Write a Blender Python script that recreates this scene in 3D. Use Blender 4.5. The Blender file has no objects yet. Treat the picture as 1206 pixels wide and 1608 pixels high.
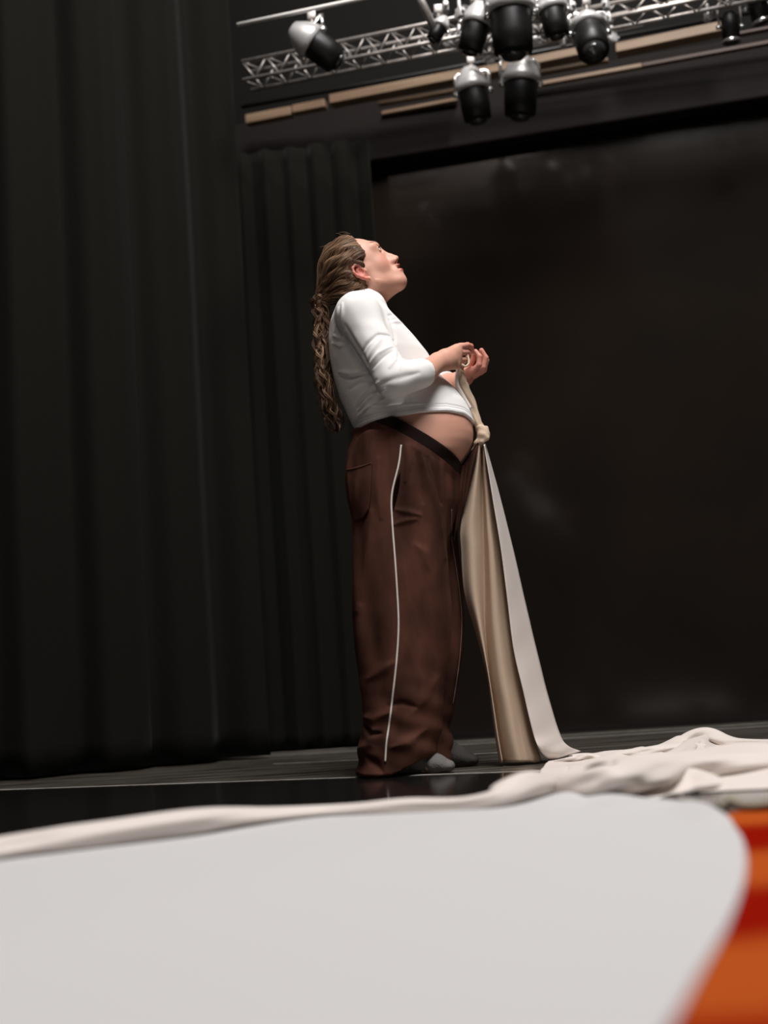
import bpy, math, random
import numpy as np
from mathutils import Vector, Matrix
from mathutils.bvhtree import BVHTree
random.seed(7); rng = np.random.default_rng(7)
S = bpy.context.scene; COL = S.collection
# ------------------------------------------------------------------ camera
FPX = 2000.0; CAMH = .25; ROLL = math.radians(4.0); PITCH = math.radians(7.9)
Fv = np.array([0, math.cos(PITCH), math.sin(PITCH)]); R0 = np.array([1., 0, 0]); U0 = np.array([0, -math.sin(PITCH), math.cos(PITCH)])
Rv = R0*math.cos(ROLL) - U0*math.sin(ROLL); Uv = U0*math.cos(ROLL) + R0*math.sin(ROLL)
CAM = np.array([0, 0, CAMH])
cd = bpy.data.cameras.new('camera'); cam = bpy.data.objects.new('camera', cd); COL.objects.link(cam)
m = Matrix(((Rv[0], Uv[0], -Fv[0], 0), (Rv[1], Uv[1], -Fv[1], 0), (Rv[2], Uv[2], -Fv[2], CAMH), (0, 0, 0, 1)))
cam.matrix_world = m
cd.sensor_fit = 'VERTICAL'; cd.sensor_height = 36.0; cd.lens = 36.0*FPX/1608
cd.clip_start = .02; cd.dof.use_dof = True; cd.dof.focus_distance = 3.93; cd.dof.aperture_fstop = 1.35
S.camera = cam
S.view_settings.view_transform = 'Standard'; S.view_settings.look = 'None'; S.view_settings.gamma = 1
S.view_settings.use_curve_mapping = False; S.view_settings.exposure = 0.0
w = bpy.data.worlds.new('world'); S.world = w; w.use_nodes = True
w.node_tree.nodes['Background'].inputs[0].default_value = (.05, .048, .042, 1); w.node_tree.nodes['Background'].inputs[1].default_value = .1
def ray(x, y): return Fv + (x-603)/FPX*Rv - (y-804)/FPX*Uv
def P(x, y, Y):
    d = ray(x, y); return CAM + d*(Y/d[1])
def G(x, y, z=0.):
    d = ray(x, y); return CAM + d*((z-CAMH)/d[2])
# ------------------------------------------------------------------ lights
def area(name, loc, target, size, power, color, sy=None):
    l = bpy.data.lights.new(name, 'AREA'); l.energy = power; l.color = color; l.size = size
    if sy: l.shape = 'RECTANGLE'; l.size_y = sy
    o = bpy.data.objects.new(name, l); COL.objects.link(o); o.location = loc
    o.rotation_euler = (Vector(target)-Vector(loc)).to_track_quat('-Z', 'Y').to_euler(); return o
area('key_light', (1.0, 1.2, 6.0), (.25, 3.2, .8), 2.0, 385, (1, .975, .975))
area('fill_light', (-1.6, .2, 6.2), (0, 2.6, .7), 1.8, 55, (1, .84, .74))  # unseen warm fill, added in place of light bounced off the cloth
area('rig_fill', (1.2, 3.3, 6.4), (.5, 5.3, 2.8), .5, 120, (1, .95, .9))  # unseen lamp added to brighten the pipes and truss
# ------------------------------------------------------------------ materials
def mat(name, col, rough=.6, metal=0., spec=.5, sheen=0., sss=0., bump=None, noise=None, transl=0., ani=None):
    m = bpy.data.materials.new(name); m.use_nodes = True; nt = m.node_tree; b = nt.nodes['Principled BSDF']
    b.inputs['Base Color'].default_value = (*col, 1); b.inputs['Roughness'].default_value = rough
    b.inputs['Metallic'].default_value = metal; b.inputs['Specular IOR Level'].default_value = spec
    if sheen: b.inputs['Sheen Weight'].default_value = sheen; b.inputs['Sheen Roughness'].default_value = .4
    if sss:
        b.inputs['Subsurface Weight'].default_value = sss; b.inputs['Subsurface Radius'].default_value = (1., .3, .15); b.inputs['Subsurface Scale'].default_value = .012
    tc = nt.nodes.new('ShaderNodeTexCoord')
    def nz(scale, detail=3., stretch=(1, 1, 1)):
        mp = nt.nodes.new('ShaderNodeMapping'); mp.inputs['Scale'].default_value = stretch
        nt.links.new(tc.outputs['Object'], mp.inputs[0])
        n = nt.nodes.new('ShaderNodeTexNoise'); n.inputs['Scale'].default_value = scale; n.inputs['Detail'].default_value = detail
        nt.links.new(mp.outputs[0], n.inputs['Vector']); return n
    if noise:
        sc, col2, st = noise; n = nz(sc, 4., st); r = nt.nodes.new('ShaderNodeValToRGB')
        r.color_ramp.elements[0].position = .35; r.color_ramp.elements[1].position = .68
        r.color_ramp.elements[0].color = (*col, 1); r.color_ramp.elements[1].color = (*col2, 1)
        nt.links.new(n.outputs[0], r.inputs[0]); nt.links.new(r.outputs[0], b.inputs['Base Color'])
    if bump:
        sc, st, stretch = bump; n = nz(sc, 3., stretch); bp = nt.nodes.new('ShaderNodeBump')
        bp.inputs['Strength'].default_value = st; bp.inputs['Distance'].default_value = .01
        nt.links.new(n.outputs[0], bp.inputs['Height']); nt.links.new(bp.outputs[0], b.inputs['Normal'])
    if transl:
        t = nt.nodes.new('ShaderNodeBsdfTranslucent'); t.inputs[0].default_value = (*col, 1)
        mx = nt.nodes.new('ShaderNodeMixShader'); mx.inputs[0].default_value = transl
        nt.links.new(b.outputs[0], mx.inputs[1]); nt.links.new(t.outputs[0], mx.inputs[2])
        nt.links.new(mx.outputs[0], nt.nodes['Material Output'].inputs[0])
    return m
def attr_mix(m, base, *layers):
    """skin colour: base colour with real colour regions (lips, brows, nails) and painted mouth and nostril shade, from mesh attributes"""
    nt = m.node_tree; b = nt.nodes['Principled BSDF']; prev = None
    for nm, c in layers:
        a = nt.nodes.new('ShaderNodeAttribute'); a.attribute_name = nm
        mx = nt.nodes.new('ShaderNodeMix'); mx.data_type = 'RGBA'
        nt.links.new(a.outputs['Fac'], mx.inputs['Factor'])
        if prev is None: mx.inputs[6].default_value = (*base, 1)
        else: nt.links.new(prev, mx.inputs[6])
        mx.inputs[7].default_value = (*c, 1); prev = mx.outputs[2]
    nt.links.new(prev, b.inputs['Base Color'])
M = {}
M['curtain'] = mat('black_velvet', (.0062, .006, .0044), .9, spec=.1, sheen=.04, bump=(60, .2, (1, 1, .3)))
M['gloss_wall'] = mat('black_gloss_paint', (.011, .0088, .0068), .12, spec=.42, noise=(1.1, (.017, .012, .009), (1, 1, 1)), bump=(3, .03, (1, 1, 1)))
M['wall'] = mat('black_wall_paint', (.0035, .0032, .0026), .8, spec=.15)
M['soffit'] = mat('dark_brown_paint', (.008, .0055, .0048), .75, spec=.15, noise=(3, (.011, .0075, .0065), (1, 1, 1)))
M['wood'] = mat('pale_wood', (.15, .088, .048), .55, noise=(6, (.24, .165, .10), (.3, .3, 4)))
M['wood_dark'] = mat('brown_wood', (.06, .033, .022), .6)
M['alu'] = mat('aluminium', (.46, .43, .40), .42, metal=.6, noise=(25, (.3, .27, .25), (1, 1, 1)))
M['white_metal'] = mat('white_painted_metal', (.86, .84, .8), .35)
M['lamp_black'] = mat('black_lamp_enamel', (.008, .0075, .007), .42, spec=.35)
M['pale_metal'] = mat('pale_lamp_metal', (.62, .61, .60), .35, metal=.3)
M['chrome'] = mat('polished_metal', (.85, .85, .84), .18, metal=.9)
M['lens'] = mat('lamp_lens', (.03, .03, .03), .08, spec=.9)
M['mat_floor'] = mat('black_dance_vinyl', (.009, .0085, .008), .13, spec=.5, bump=(30, .035, (1, 1, 1)))
M['tape'] = mat('pale_floor_tape', (.45, .42, .38), .4, noise=(20, (.2, .19, .17), (1, 4, 1)))
M['shirt'] = mat('white_cotton_jersey', (.80, .785, .765), .9, spec=.05, bump=(900, .04, (1, 1, 1)))
M['trousers'] = mat('brown_velour', (.036, .0135, .0085), .85, spec=.12, sheen=0, noise=(11, (.100, .040, .026), (1, 1, .45)), bump=(700, .08, (1, 1, 1)))  # velour mottle, its contrast raised to paint in lit and shaded folds
M['waist'] = mat('dark_brown_rib', (.013, .0065, .005), .9, spec=.1, bump=(500, .15, (1, 1, 1)))
M['piping'] = mat('cream_piping', (.75, .70, .64), .6)
M['piping2'] = mat('shaded_piping', (.20, .13, .10), .7)  # far-leg piping: shade put into a darker copy of the cream colour
M['pocket_hole'] = mat('pocket_slit_shade', (.006, .003, .0025), .9, spec=0)  # dark leaf on the surface, painted as the shade inside the slit
M['sock'] = mat('grey_sock', (.135, .128, .12), .9, bump=(300, .4, (1, 1, 1)))
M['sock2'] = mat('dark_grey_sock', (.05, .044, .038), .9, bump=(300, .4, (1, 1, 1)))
M['cloth'] = mat('cream_cloth', (.615, .608, .605), .75, spec=.2, bump=(300, .05, (1, 1, 1)), transl=.12)
M['cloth_fold'] = mat('cream_satin', (.76, .69, .64), .6, spec=.3, bump=(300, .05, (1, 1, 1)), transl=.1)
M['cloth_shaded'] = mat('shaded_cloth', (.64, .49, .36), .75, spec=.2, bump=(300, .08, (1, 1, 1)), transl=.15)  # darker copy of the cream cloth with shade put into its colour
M['eye'] = mat('eye_white', (.75, .72, .70), .15)
M['iris'] = mat('dark_iris', (.03, .018, .012), .1)
M['steel'] = mat('earring_silver', (.8, .75, .65), .2, metal=1)
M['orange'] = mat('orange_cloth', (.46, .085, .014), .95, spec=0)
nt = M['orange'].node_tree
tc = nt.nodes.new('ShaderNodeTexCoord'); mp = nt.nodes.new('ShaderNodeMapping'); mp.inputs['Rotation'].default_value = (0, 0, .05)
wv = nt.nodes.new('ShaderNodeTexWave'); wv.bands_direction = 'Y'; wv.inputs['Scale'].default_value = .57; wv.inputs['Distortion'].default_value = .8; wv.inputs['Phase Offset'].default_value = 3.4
rp = nt.nodes.new('ShaderNodeValToRGB'); rp.color_ramp.elements[0].color = (.22, .006, .002, 1); rp.color_ramp.elements[1].color = (.38, .070, .012, 1)  # red bands put the shade of the folds into the cloth colour
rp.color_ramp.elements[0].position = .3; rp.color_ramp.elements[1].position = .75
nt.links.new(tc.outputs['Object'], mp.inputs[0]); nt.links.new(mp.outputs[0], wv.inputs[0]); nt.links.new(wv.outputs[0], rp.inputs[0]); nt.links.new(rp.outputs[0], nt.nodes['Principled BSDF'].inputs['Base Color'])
# skin
M['skin'] = mat('skin', (.60, .355, .27), .5, spec=.35, sss=.25)
attr_mix(M['skin'], (.625, .33, .24), ('flush', (.58, .17, .13)), ('lips', (.40, .06, .06)), ('brow', (.16, .085, .055)), ('nails', (.70, .42, .36)), ('dark', (.05, .012, .01)))
# hair
M['hair'] = mat('brown_hair', (.1, .05, .03), .48, spec=.35)
nt = M['hair'].node_tree; a = nt.nodes.new('ShaderNodeAttribute'); a.attribute_name = 'tone'
r = nt.nodes.new('ShaderNodeValToRGB'); r.color_ramp.elements[0].color = (.035, .017, .01, 1); r.color_ramp.elements[1].color = (.42, .265, .155, 1)
e = r.color_ramp.elements.new(.5); e.color = (.15, .078, .042, 1)
nt.links.new(a.outputs['Fac'], r.inputs[0]); nt.links.new(r.outputs[0], nt.nodes['Principled BSDF'].inputs['Base Color'])
# worn floor
mf = mat('worn_black_floor', (.01, .0095, .008), .3, spec=.5); M['floor'] = mf; nt = mf.node_tree; b = nt.nodes['Principled BSDF']
tc = nt.nodes.new('ShaderNodeTexCoord'); mp = nt.nodes.new('ShaderNodeMapping'); mp.inputs['Rotation'].default_value = (0, 0, .2); mp.inputs['Scale'].default_value = (.55, 9, 1)
n1 = nt.nodes.new('ShaderNodeTexNoise'); n1.inputs['Scale'].default_value = 3.2; n1.inputs['Detail'].default_value = 8; n1.inputs['Roughness'].default_value = .75
r1 = nt.nodes.new('ShaderNodeValToRGB'); r1.color_ramp.elements[0].position = .42; r1.color_ramp.elements[0].color = (.010, .009, .0075, 1)
r1.color_ramp.elements[1].position = .72; r1.color_ramp.elements[1].color = (.20, .175, .14, 1)
r2 = nt.nodes.new('ShaderNodeMapRange'); r2.inputs[3].default_value = .16; r2.inputs[4].default_value = .45
nt.links.new(tc.outputs['Object'], mp.inputs[0]); nt.links.new(mp.outputs[0], n1.inputs['Vector']); nt.links.new(n1.outputs[0], r1.inputs[0]); nt.links.new(r1.outputs[0], b.inputs['Base Color'])
nt.links.new(n1.outputs[0], r2.inputs[0]); nt.links.new(r2.outputs[0], b.inputs['Roughness'])
# ------------------------------------------------------------------ mesh helpers
def link(name, V, Fc, m, parent=None, smooth=True):
    me = bpy.data.meshes.new(name); me.from_pydata([tuple(map(float, v)) for v in V], [], [tuple(map(int, f)) for f in Fc]); me.validate(); me.update()
    if smooth: me.polygons.foreach_set('use_smooth', [True]*len(me.polygons))
    o = bpy.data.objects.new(name, me); COL.objects.link(o); me.materials.append(M[m] if isinstance(m, str) else m)
    if parent is not None: o.parent = parent
    return o
def tag(o, label, cat, group=None):
    o['label'] = label; o['category'] = cat
    if group: o['group'] = group
    return o
def struct(o): o['kind'] = 'structure'; return o
def empty(name, loc):
    o = bpy.data.objects.new(name, None); COL.objects.link(o); o.location = [float(c) for c in loc]; o.empty_display_size = .1; return o
class MB:
    def __init__(s): s.V = []; s.F = []
    def add(s, V, F): n = len(s.V); s.V += [tuple(v) for v in V]; s.F += [tuple(i+n for i in f) for f in F]; return s
    def box(s, c, sz, R=None):
        c = np.array(c, float); h = np.array(sz, float)/2
        V = np.array([[x, y, z] for x in (-1, 1) for y in (-1, 1) for z in (-1, 1)])*h
        if R is not None: V = V @ np.array(R).T
        return s.add(V+c, [(0, 1, 3, 2), (4, 6, 7, 5), (0, 4, 5, 1), (2, 3, 7, 6), (0, 2, 6, 4), (1, 5, 7, 3)])
    def tube(s, pts, rad, n=10, cap=True, flat=1., lump=0.):
        pts = [np.array(p, float) for p in pts]; k = len(pts)
        if np.isscalar(rad): rad = [rad]*k
        T = [pts[min(i+1, k-1)]-pts[max(i-1, 0)] for i in range(k)]; T = [t/(np.linalg.norm(t)+1e-9) for t in T]
        ref = np.array([0, 0, 1.]) if abs(T[0][2]) < .9 else np.array([0, 1., 0])
        a = np.cross(T[0], ref); a /= np.linalg.norm(a); V = []
        for i in range(k):
            a = a - T[i]*np.dot(a, T[i]); a /= (np.linalg.norm(a)+1e-9); b_ = np.cross(T[i], a)
            for j in range(n):
                q = 2*math.pi*j/n; rr = rad[i]*(1+lump*math.sin(5*q+i*.35)+lump*.6*math.sin(3*q-i*.5))
                V.append(pts[i]+a*math.cos(q)*rr+b_*math.sin(q)*rr*flat)
        F = [(i*n+j, i*n+(j+1) % n, (i+1)*n+(j+1) % n, (i+1)*n+j) for i in range(k-1) for j in range(n)]
        if cap: F += [tuple(range(n-1, -1, -1)), tuple((k-1)*n+j for j in range(n))]
        return s.add(V, F)
    def lathe(s, prof, n=24, o=(0, 0, 0), R=None):
        V = []; o = np.array(o, float)
        for r_, z in prof:
            for j in range(n): V.append([r_*math.cos(2*math.pi*j/n), r_*math.sin(2*math.pi*j/n), z])
        V = np.array(V)
        if R is not None: V = V @ np.array(R).T
        k = len(prof); F = [(i*n+j, i*n+(j+1) % n, (i+1)*n+(j+1) % n, (i+1)*n+j) for i in range(k-1) for j in range(n)]
        F += [tuple(range(n-1, -1, -1)), tuple((k-1)*n+j for j in range(n))]
        return s.add(V+o, F)
    def build(s, name, m, parent=None, smooth=True, bevel=0):
        o = link(name, s.V, s.F, m, parent, smooth)
        if bevel:
            b = o.modifiers.new('b', 'BEVEL'); b.width = bevel; b.segments = 2; b.limit_method = 'ANGLE'
        return o
def cr(pts, n):
    """catmull-rom resample to n points"""
    p = np.array(pts, float); k = len(p); q = np.vstack([2*p[0]-p[1], p, 2*p[-1]-p[-2]]); out = []
    for t in np.linspace(0, k-1, n):
        i = min(int(t), k-2); f = t-i; a, b, c, d = q[i], q[i+1], q[i+2], q[i+3]
        out.append(.5*((2*b)+(-a+c)*f+(2*a-5*b+4*c-d)*f*f+(-a+3*b-3*c+d)*f**3))
    return np.array(out)
def grid_mesh(name, A, m, parent=None, thick=0., smooth=True):
    r, c = A.shape[:2]; V = A.reshape(-1, 3)
    F = [(i*c+j, i*c+j+1, (i+1)*c+j+1, (i+1)*c+j) for i in range(r-1) for j in range(c-1)]
    o = link(name, V, F, m, parent, smooth)
    if thick:
        s = o.modifiers.new('s', 'SOLIDIFY'); s.thickness = thick; s.offset = 0
    return o
def pseudo(x, y, z=0, seed=0):
    """smooth pseudo-noise, -1..1"""
    s = seed*1.7
    return (np.sin(1.7*x+1.3*np.sin(.9*y+s)+s)+np.sin(1.3*y-1.1*np.sin(1.1*x+2*s)+.5*z)+np.sin(.8*(x+y)+1.7*np.sin(.7*z+s)+z)+np.sin(2.3*x-1.9*y+z*1.1+s))/4
# ------------------------------------------------------------------ room
WA = np.array([-.54, 6.1]); WB = np.array([1.63, 5.62]); we = (WB-WA)/np.linalg.norm(WB-WA); wn = np.array([we[1], -we[0]])   # wn points to the camera
if wn[1] > 0: wn = -wn
WR = np.array([[we[0], -wn[0], 0], [we[1], -wn[1], 0], [0, 0, 1]])   # columns: along, away, up
def wp(s, d, z): q = WA+we*s+wn*d; return np.array([q[0], q[1], z])
struct(MB().box((0, 2, -.05), (14, 13, .1)).build('floor', 'floor', smooth=False))
struct(MB().box((0, 2, 7.05), (14, 13, .1)).build('ceiling', 'wall', smooth=False))
struct(MB().box((-6.5, 2, 3.5), (.1, 12.8, 7), ).build('wall_left', 'wall', smooth=False))
struct(MB().box((6.5, 2, 3.5), (.1, 12.8, 7)).build('wall_right', 'wall', smooth=False))
struct(MB().box((0, -4.0, 3.5), (12.8, .1, 7)).build('wall_front', 'wall', smooth=False))
struct(MB().box(wp(.6, -.06, 3.5), (11, .1, 7), WR).build('wall_back', 'gloss_wall', smooth=False))
# skirting with two pale lines along the back wall
struct(MB().box(wp(.6, .02, .012), (10, .05, .024), WR).build('baseboard_back', 'soffit', smooth=False))
# header above the opening: brown band over the glossy wall
lo = wp(1.4, .12, 0); struct(MB().box(wp(1.9, .05, 2.93), (4.9, .1, .3), WR).build('trim_1', 'soffit', smooth=False, bevel=.01))
struct(MB().box(wp(1.9, .04, 3.7), (6.9, .08, 1.24), WR).build('trim_2', 'wall', smooth=False))
# wood battens of the grid edge
def batten(name, a, b, wd, ht, m, label, cat='batten', group=None, nseg=1):
    a = np.array(a); b = np.array(b); d = b-a; L = np.linalg.norm(d); d /= L; sd = np.cross([0, 0, 1.], d); sd /= np.linalg.norm(sd); up = np.cross(d, sd)
    R = np.array([d, sd, up]).T
    return tag(MB().box((a+b)/2, (L, wd, ht), R).build(name, m, smooth=False, bevel=.004), label, cat, group)
zb = 3.02
batten('wooden_board', G(388, 190, zb), G(459, 176, zb), .05, .045, 'wood', 'short pale wood board at the left end of the grid edge, beside the curtain', 'board')
batten('wooden_board', G(461, 174, zb), G(512, 164, zb), .05, .04, 'wood', 'short pale wood board second from the curtain along the grid edge', 'board')
batten('wooden_board', G(520, 160, zb), G(742, 117, zb), .07, .045, 'wood', 'long pale wood board of the grid edge left of the lamp cluster', 'board')
batten('wooden_board', G(748, 118, zb), G(952, 76, zb), .07, .04, 'wood', 'pale wood board of the grid edge behind the lamp cluster', 'board')
batten('wooden_board', G(968, 80, zb), G(1133, 46, zb), .07, .045, 'wood', 'pale wood board of the grid edge right of the round black lamp', 'board')
zc = 3.0
batten('wooden_batten', G(594, 164, zc), G(716, 143, zc), .03, .018, 'wood', 'thin upper wood strip below the long board, left of the lamp cluster')
batten('wooden_batten', G(600, 179, zc), G(718, 157, zc), .03, .018, 'wood', 'thin lowest wood strip left of the lamp cluster')
batten('wooden_batten', G(820, 121, zc), G(955, 95, zc), .03, .018, 'wood', 'thin wood strip between board and lowest edge, right of the hanging lamps')
batten('wooden_batten', G(836, 135, zc), G(1008, 104, zc), .03, .02, 'wood', 'lowest wood strip running right from the hanging lamps')
batten('wooden_batten', G(1008, 104, zc), G(1260, 58, zc), .03, .018, 'wood_dark', 'dull brown lowest strip at the far right of the grid edge')
batten('wooden_batten', G(1145, 57, zc), G(1230, 41, zc), .03, .014, 'wood_dark', 'thin dull brown strip above the lowest one at far right')
# ------------------------------------------------------------------ curtains
def curtain(name, pts, top, amp, wl, label, seed, thick=.004, cat='curtain', m='curtain'):
    p = np.array(pts, float); seg = np.linalg.norm(np.diff(p, axis=0), axis=1); L = seg.sum(); n = int(L/.012)
    cs = np.concatenate([[0], np.cumsum(seg)]); s = np.linspace(0, L, n)
    xy = np.stack([np.interp(s, cs, p[:, 0]), np.interp(s, cs, p[:, 1])], 1); tg = np.gradient(xy, axis=0); tg /= np.linalg.norm(tg, axis=1)[:, None]
    nr = np.stack([tg[:, 1], -tg[:, 0]], 1); rows = []
    for z in np.linspace(.012, top, 46):
        k = .75+.25*z/top; ph = 2*math.pi*s/wl
        off = amp*k*(np.sin(ph+1.2*np.sin(s*2.1+seed)+.15*math.sin(z*2))+.28*np.sin(2.3*ph+seed+.3*z)+.3*np.sin(.37*ph+seed*2))
        if z < .3: off = off*(1+.5*(.3-z)/.3)
        rows.append(np.concatenate([xy+nr*off[:, None], np.full((n, 1), z)], 1))
    o = grid_mesh(name, np.array(rows), m, thick=thick); return tag(o, label, cat)
cL = P(-330, 1150, 4.9); cR = P(383, 600, 5.35)
curtain('stage_curtain', [(cL[0]-.6, 4.8), (-1.55, 4.98), (-.98, 5.16), (cR[0], 5.4)], 5.2, .05, .34, 'black velvet wing curtain in front at left with broad vertical pleats', 1.3)
c2 = P(385, 900, 5.75); c3 = P(585, 900, 5.75)
curtain('backdrop_curtain', [(c2[0]-.5, 5.92), (c2[0], 5.86), (c3[0], 5.78), (c3[0]+.12, 5.77)], 2.85, .02, .13, 'black narrow-pleated curtain hanging on the back wall behind the woman', 4.1)
# ------------------------------------------------------------------ floor details
seam = [G(-260, 1251), G(0, 1241.5), G(600, 1220.5), G(770, 1207), G(1206, 1185)]
a0, a1 = seam[1], seam[2]; dv = (a1-a0)/np.linalg.norm(a1-a0); nv = np.array([-dv[1], dv[0], 0])
if nv[1] > 0: nv = -nv
e0 = a0-dv*3.0; e1 = a1+dv*3.2
q = [e0, e1, e1+nv*3.4, e0+nv*3.4]
V = [(p[0], p[1], z) for z in (0.0, .0025) for p in q]
tag(link('dance_mat', V, [(0, 1, 2, 3), (7, 6, 5, 4), (0, 4, 5, 1), (1, 5, 6, 2), (2, 6, 7, 3), (3, 7, 4, 0)], 'mat_floor', smooth=False), 'glossy black dance mat on the stage floor under and before the woman', 'dance mat')
def tape(name, a, b, wd, label, z=.0026):
    d = (b-a)/np.linalg.norm(b-a); n_ = np.array([-d[1], d[0], 0])*wd/2; k = 60; A = []
    for i in range(2):
        A.append([a+(b-a)*t+n_*(1 if i else -1)*(1+.12*math.sin(t*67)+.1*math.sin(t*131)) for t in np.linspace(0, 1, k)])
    A = np.array(A); A[:, :, 2] = z; o = grid_mesh(name, A, 'tape', thick=.0006, smooth=False); return tag(o, label, 'tape', )
tape('floor_tape', e0+nv*.004, e1+nv*.004, .026, 'long pale tape line along the seam of the dance mat, nearest the woman', .003)
tape('floor_tape', G(430, 1200), G(830, 1180), .02, 'thin pale tape line on the worn floor behind the feet', .0008)
tape('floor_tape', wp(-1.8, .55, 0), wp(3.6, .5, 0), .035, 'pale tape line on the floor before the back wall', .0008)
tape('floor_tape', wp(-.2, .28, 0), wp(3.6, .26, 0), .03, 'pale tape line on the floor closest to the back wall', .0008)
# ------------------------------------------------------------------ SDF toolkit
class Field:
    def __init__(s, lo, hi, h):
        s.lo = np.array(lo, float); s.h = h; s.n = np.ceil((np.array(hi)-s.lo)/h).astype(int)+1
        s.A = np.full(s.n, .3, np.float32)
    def add(s, fn, lo, hi, k=0., mode='u'):
        pad = max(k, .01)+2*s.h
        i0 = np.clip(np.floor((np.array(lo)-pad-s.lo)/s.h).astype(int), 0, s.n); i1 = np.clip(np.ceil((np.array(hi)+pad-s.lo)/s.h).astype(int)+1, 0, s.n)
        if np.any(i1 <= i0): return
        ax = [(s.lo[d]+s.h*np.arange(i0[d], i1[d])).astype(np.float32) for d in range(3)]
        d = fn(ax[0][:, None, None], ax[1][None, :, None], ax[2][None, None, :]).astype(np.float32)
        sl = tuple(slice(i0[q], i1[q]) for q in range(3)); a = s.A[sl]
        if mode == 'u':
            r = np.minimum(a, d)
            if k: r = r-np.maximum(k-np.abs(a-d), 0)**2*(.25/k)
        else:
            nd = -d; r = np.maximum(a, nd)
            if k: r = r+np.maximum(k-np.abs(a-nd), 0)**2*(.25/k)
        s.A[sl] = r
    def cone(s, a, b, ra, rb, k=.01, mode='u', sy=1.):
        a = np.array(a, float); b = np.array(b, float); d = b-a; L2 = float(d@d)
        def fn(x, y, z):
            px, py, pz = x-a[0], y-a[1], z-a[2]
            t = np.clip((px*d[0]+py*d[1]+pz*d[2])/L2, 0, 1); r = ra+(rb-ra)*t
            return np.sqrt((px-d[0]*t)**2+((py-d[1]*t)/sy)**2+(pz-d[2]*t)**2)-r
        rm = max(ra, rb)*max(1, sy); s.add(fn, np.minimum(a, b)-rm, np.maximum(a, b)+rm, k, mode)
    def ell(s, c, r, R=None, k=.01, mode='u'):
        c = np.array(c, float); r = np.array(r, float); R = np.eye(3) if R is None else np.array(R)   # R columns = local axes
        def fn(x, y, z):
            px, py, pz = x-c[0], y-c[1], z-c[2]
            q = [px*R[0, i]+py*R[1, i]+pz*R[2, i] for i in range(3)]
            k0 = np.sqrt((q[0]/r[0])**2+(q[1]/r[1])**2+(q[2]/r[2])**2)
            k1 = np.sqrt((q[0]/r[0]**2)**2+(q[1]/r[1]**2)**2+(q[2]/r[2]**2)**2)
            return k0*(k0-1)/np.maximum(k1, 1e-6)
        rm = r.max(); s.add(fn, c-rm, c+rm, k, mode)
    def loft(s, left, right, bw, Yc, Yplane, k=.01, off=0., p=2., mode='u', ycurve=None):
        """horizontal sections; left/right = pixel silhouettes at depth Yplane, bw = [(py, half width)]"""
        Lw = np.array([P(x, y, Yplane) for x, y in left]); Rw = np.array([P(x, y, Yplane) for x, y in right])
        Bz = np.array([P(620, y, Yplane)[2] for y, _ in bw]); Bb = np.array([b for _, b in bw])
        zt = min(Lw[:, 2].max(), Rw[:, 2].max()); zb = max(Lw[:, 2].min(), Rw[:, 2].min())
        def sm(z, zs, v):
            o = np.argsort(zs); zz, vv = np.array(zs)[o], np.array(v)[o]; fine = np.linspace(zz[0], zz[-1], 400); fv = np.interp(fine, zz, vv)
            K = np.hanning(15); K /= K.sum(); fv2 = np.convolve(np.pad(fv, 7, mode='edge'), K, 'valid'); return np.interp(z, fine, fv2)
        def fn(x, y, z):
            xl = sm(z, Lw[:, 2], Lw[:, 0])-off; xr = sm(z, Rw[:, 2], Rw[:, 0])+off; b = sm(z, Bz, Bb)+off
            c = (xl+xr)/2; a = np.maximum((xr-xl)/2, .004)
            yc = Yc if ycurve is None else sm(z, [P(620, q_, Yplane)[2] for q_, _ in ycurve], [v for _, v in ycurve])
            u = np.abs((x-c)/a); v = np.abs((y-yc)/b); rr = (u**p+v**p)**(1/p)
            g = np.sqrt((u/a)**2+(v/b)**2)/np.maximum(rr, 1e-4)
            d = (rr-1)*np.minimum(np.maximum(a*b/np.sqrt((a*v)**2+(b*u)**2+1e-9)*rr, .3*np.minimum(a, b)), np.maximum(a, b))
            return np.maximum(d, np.maximum(z-zt-off, zb-off-z))
        xs = np.concatenate([Lw[:, 0], Rw[:, 0]]); bm = Bb.max()+off+.05
        s.add(fn, (xs.min()-off, Yc-bm-.1, zb-off), (xs.max()+off, Yc+bm+.1, zt+off), k, mode)
    def mesh(s):
        A = s.A; A = np.pad(A, 1, constant_values=.3); lo = s.lo-s.h; n = A.shape; ins = A < 0
        c = np.zeros(tuple(q-1 for q in n), np.uint8)
        for dx in (0, 1):
            for dy in (0, 1):
                for dz in (0, 1): c += ins[dx:n[0]-1+dx, dy:n[1]-1+dy, dz:n[2]-1+dz]
        cells = np.argwhere((c > 0) & (c < 8)); idx = np.full(c.shape, -1, np.int64); idx[tuple(cells.T)] = np.arange(len(cells))
        acc = np.zeros((len(cells), 3)); cnt = np.zeros(len(cells))
        cor = [(a_, b_, d_) for a_ in (0, 1) for b_ in (0, 1) for d_ in (0, 1)]
        for i in range(8):
            for j in range(i+1, 8):
                p_, q_ = np.array(cor[i]), np.array(cor[j])
                if abs(p_-q_).sum() != 1: continue
                va = A[tuple((cells+p_).T)]; vb = A[tuple((cells+q_).T)]; mk = (va < 0) != (vb < 0)
                t = np.where(mk, va/np.where(mk, va-vb, 1), 0)[:, None]; pos = p_+(q_-p_)*t
                acc += np.where(mk[:, None], pos, 0); cnt += mk
        V = lo+(cells+acc/cnt[:, None])*s.h; F = []
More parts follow.
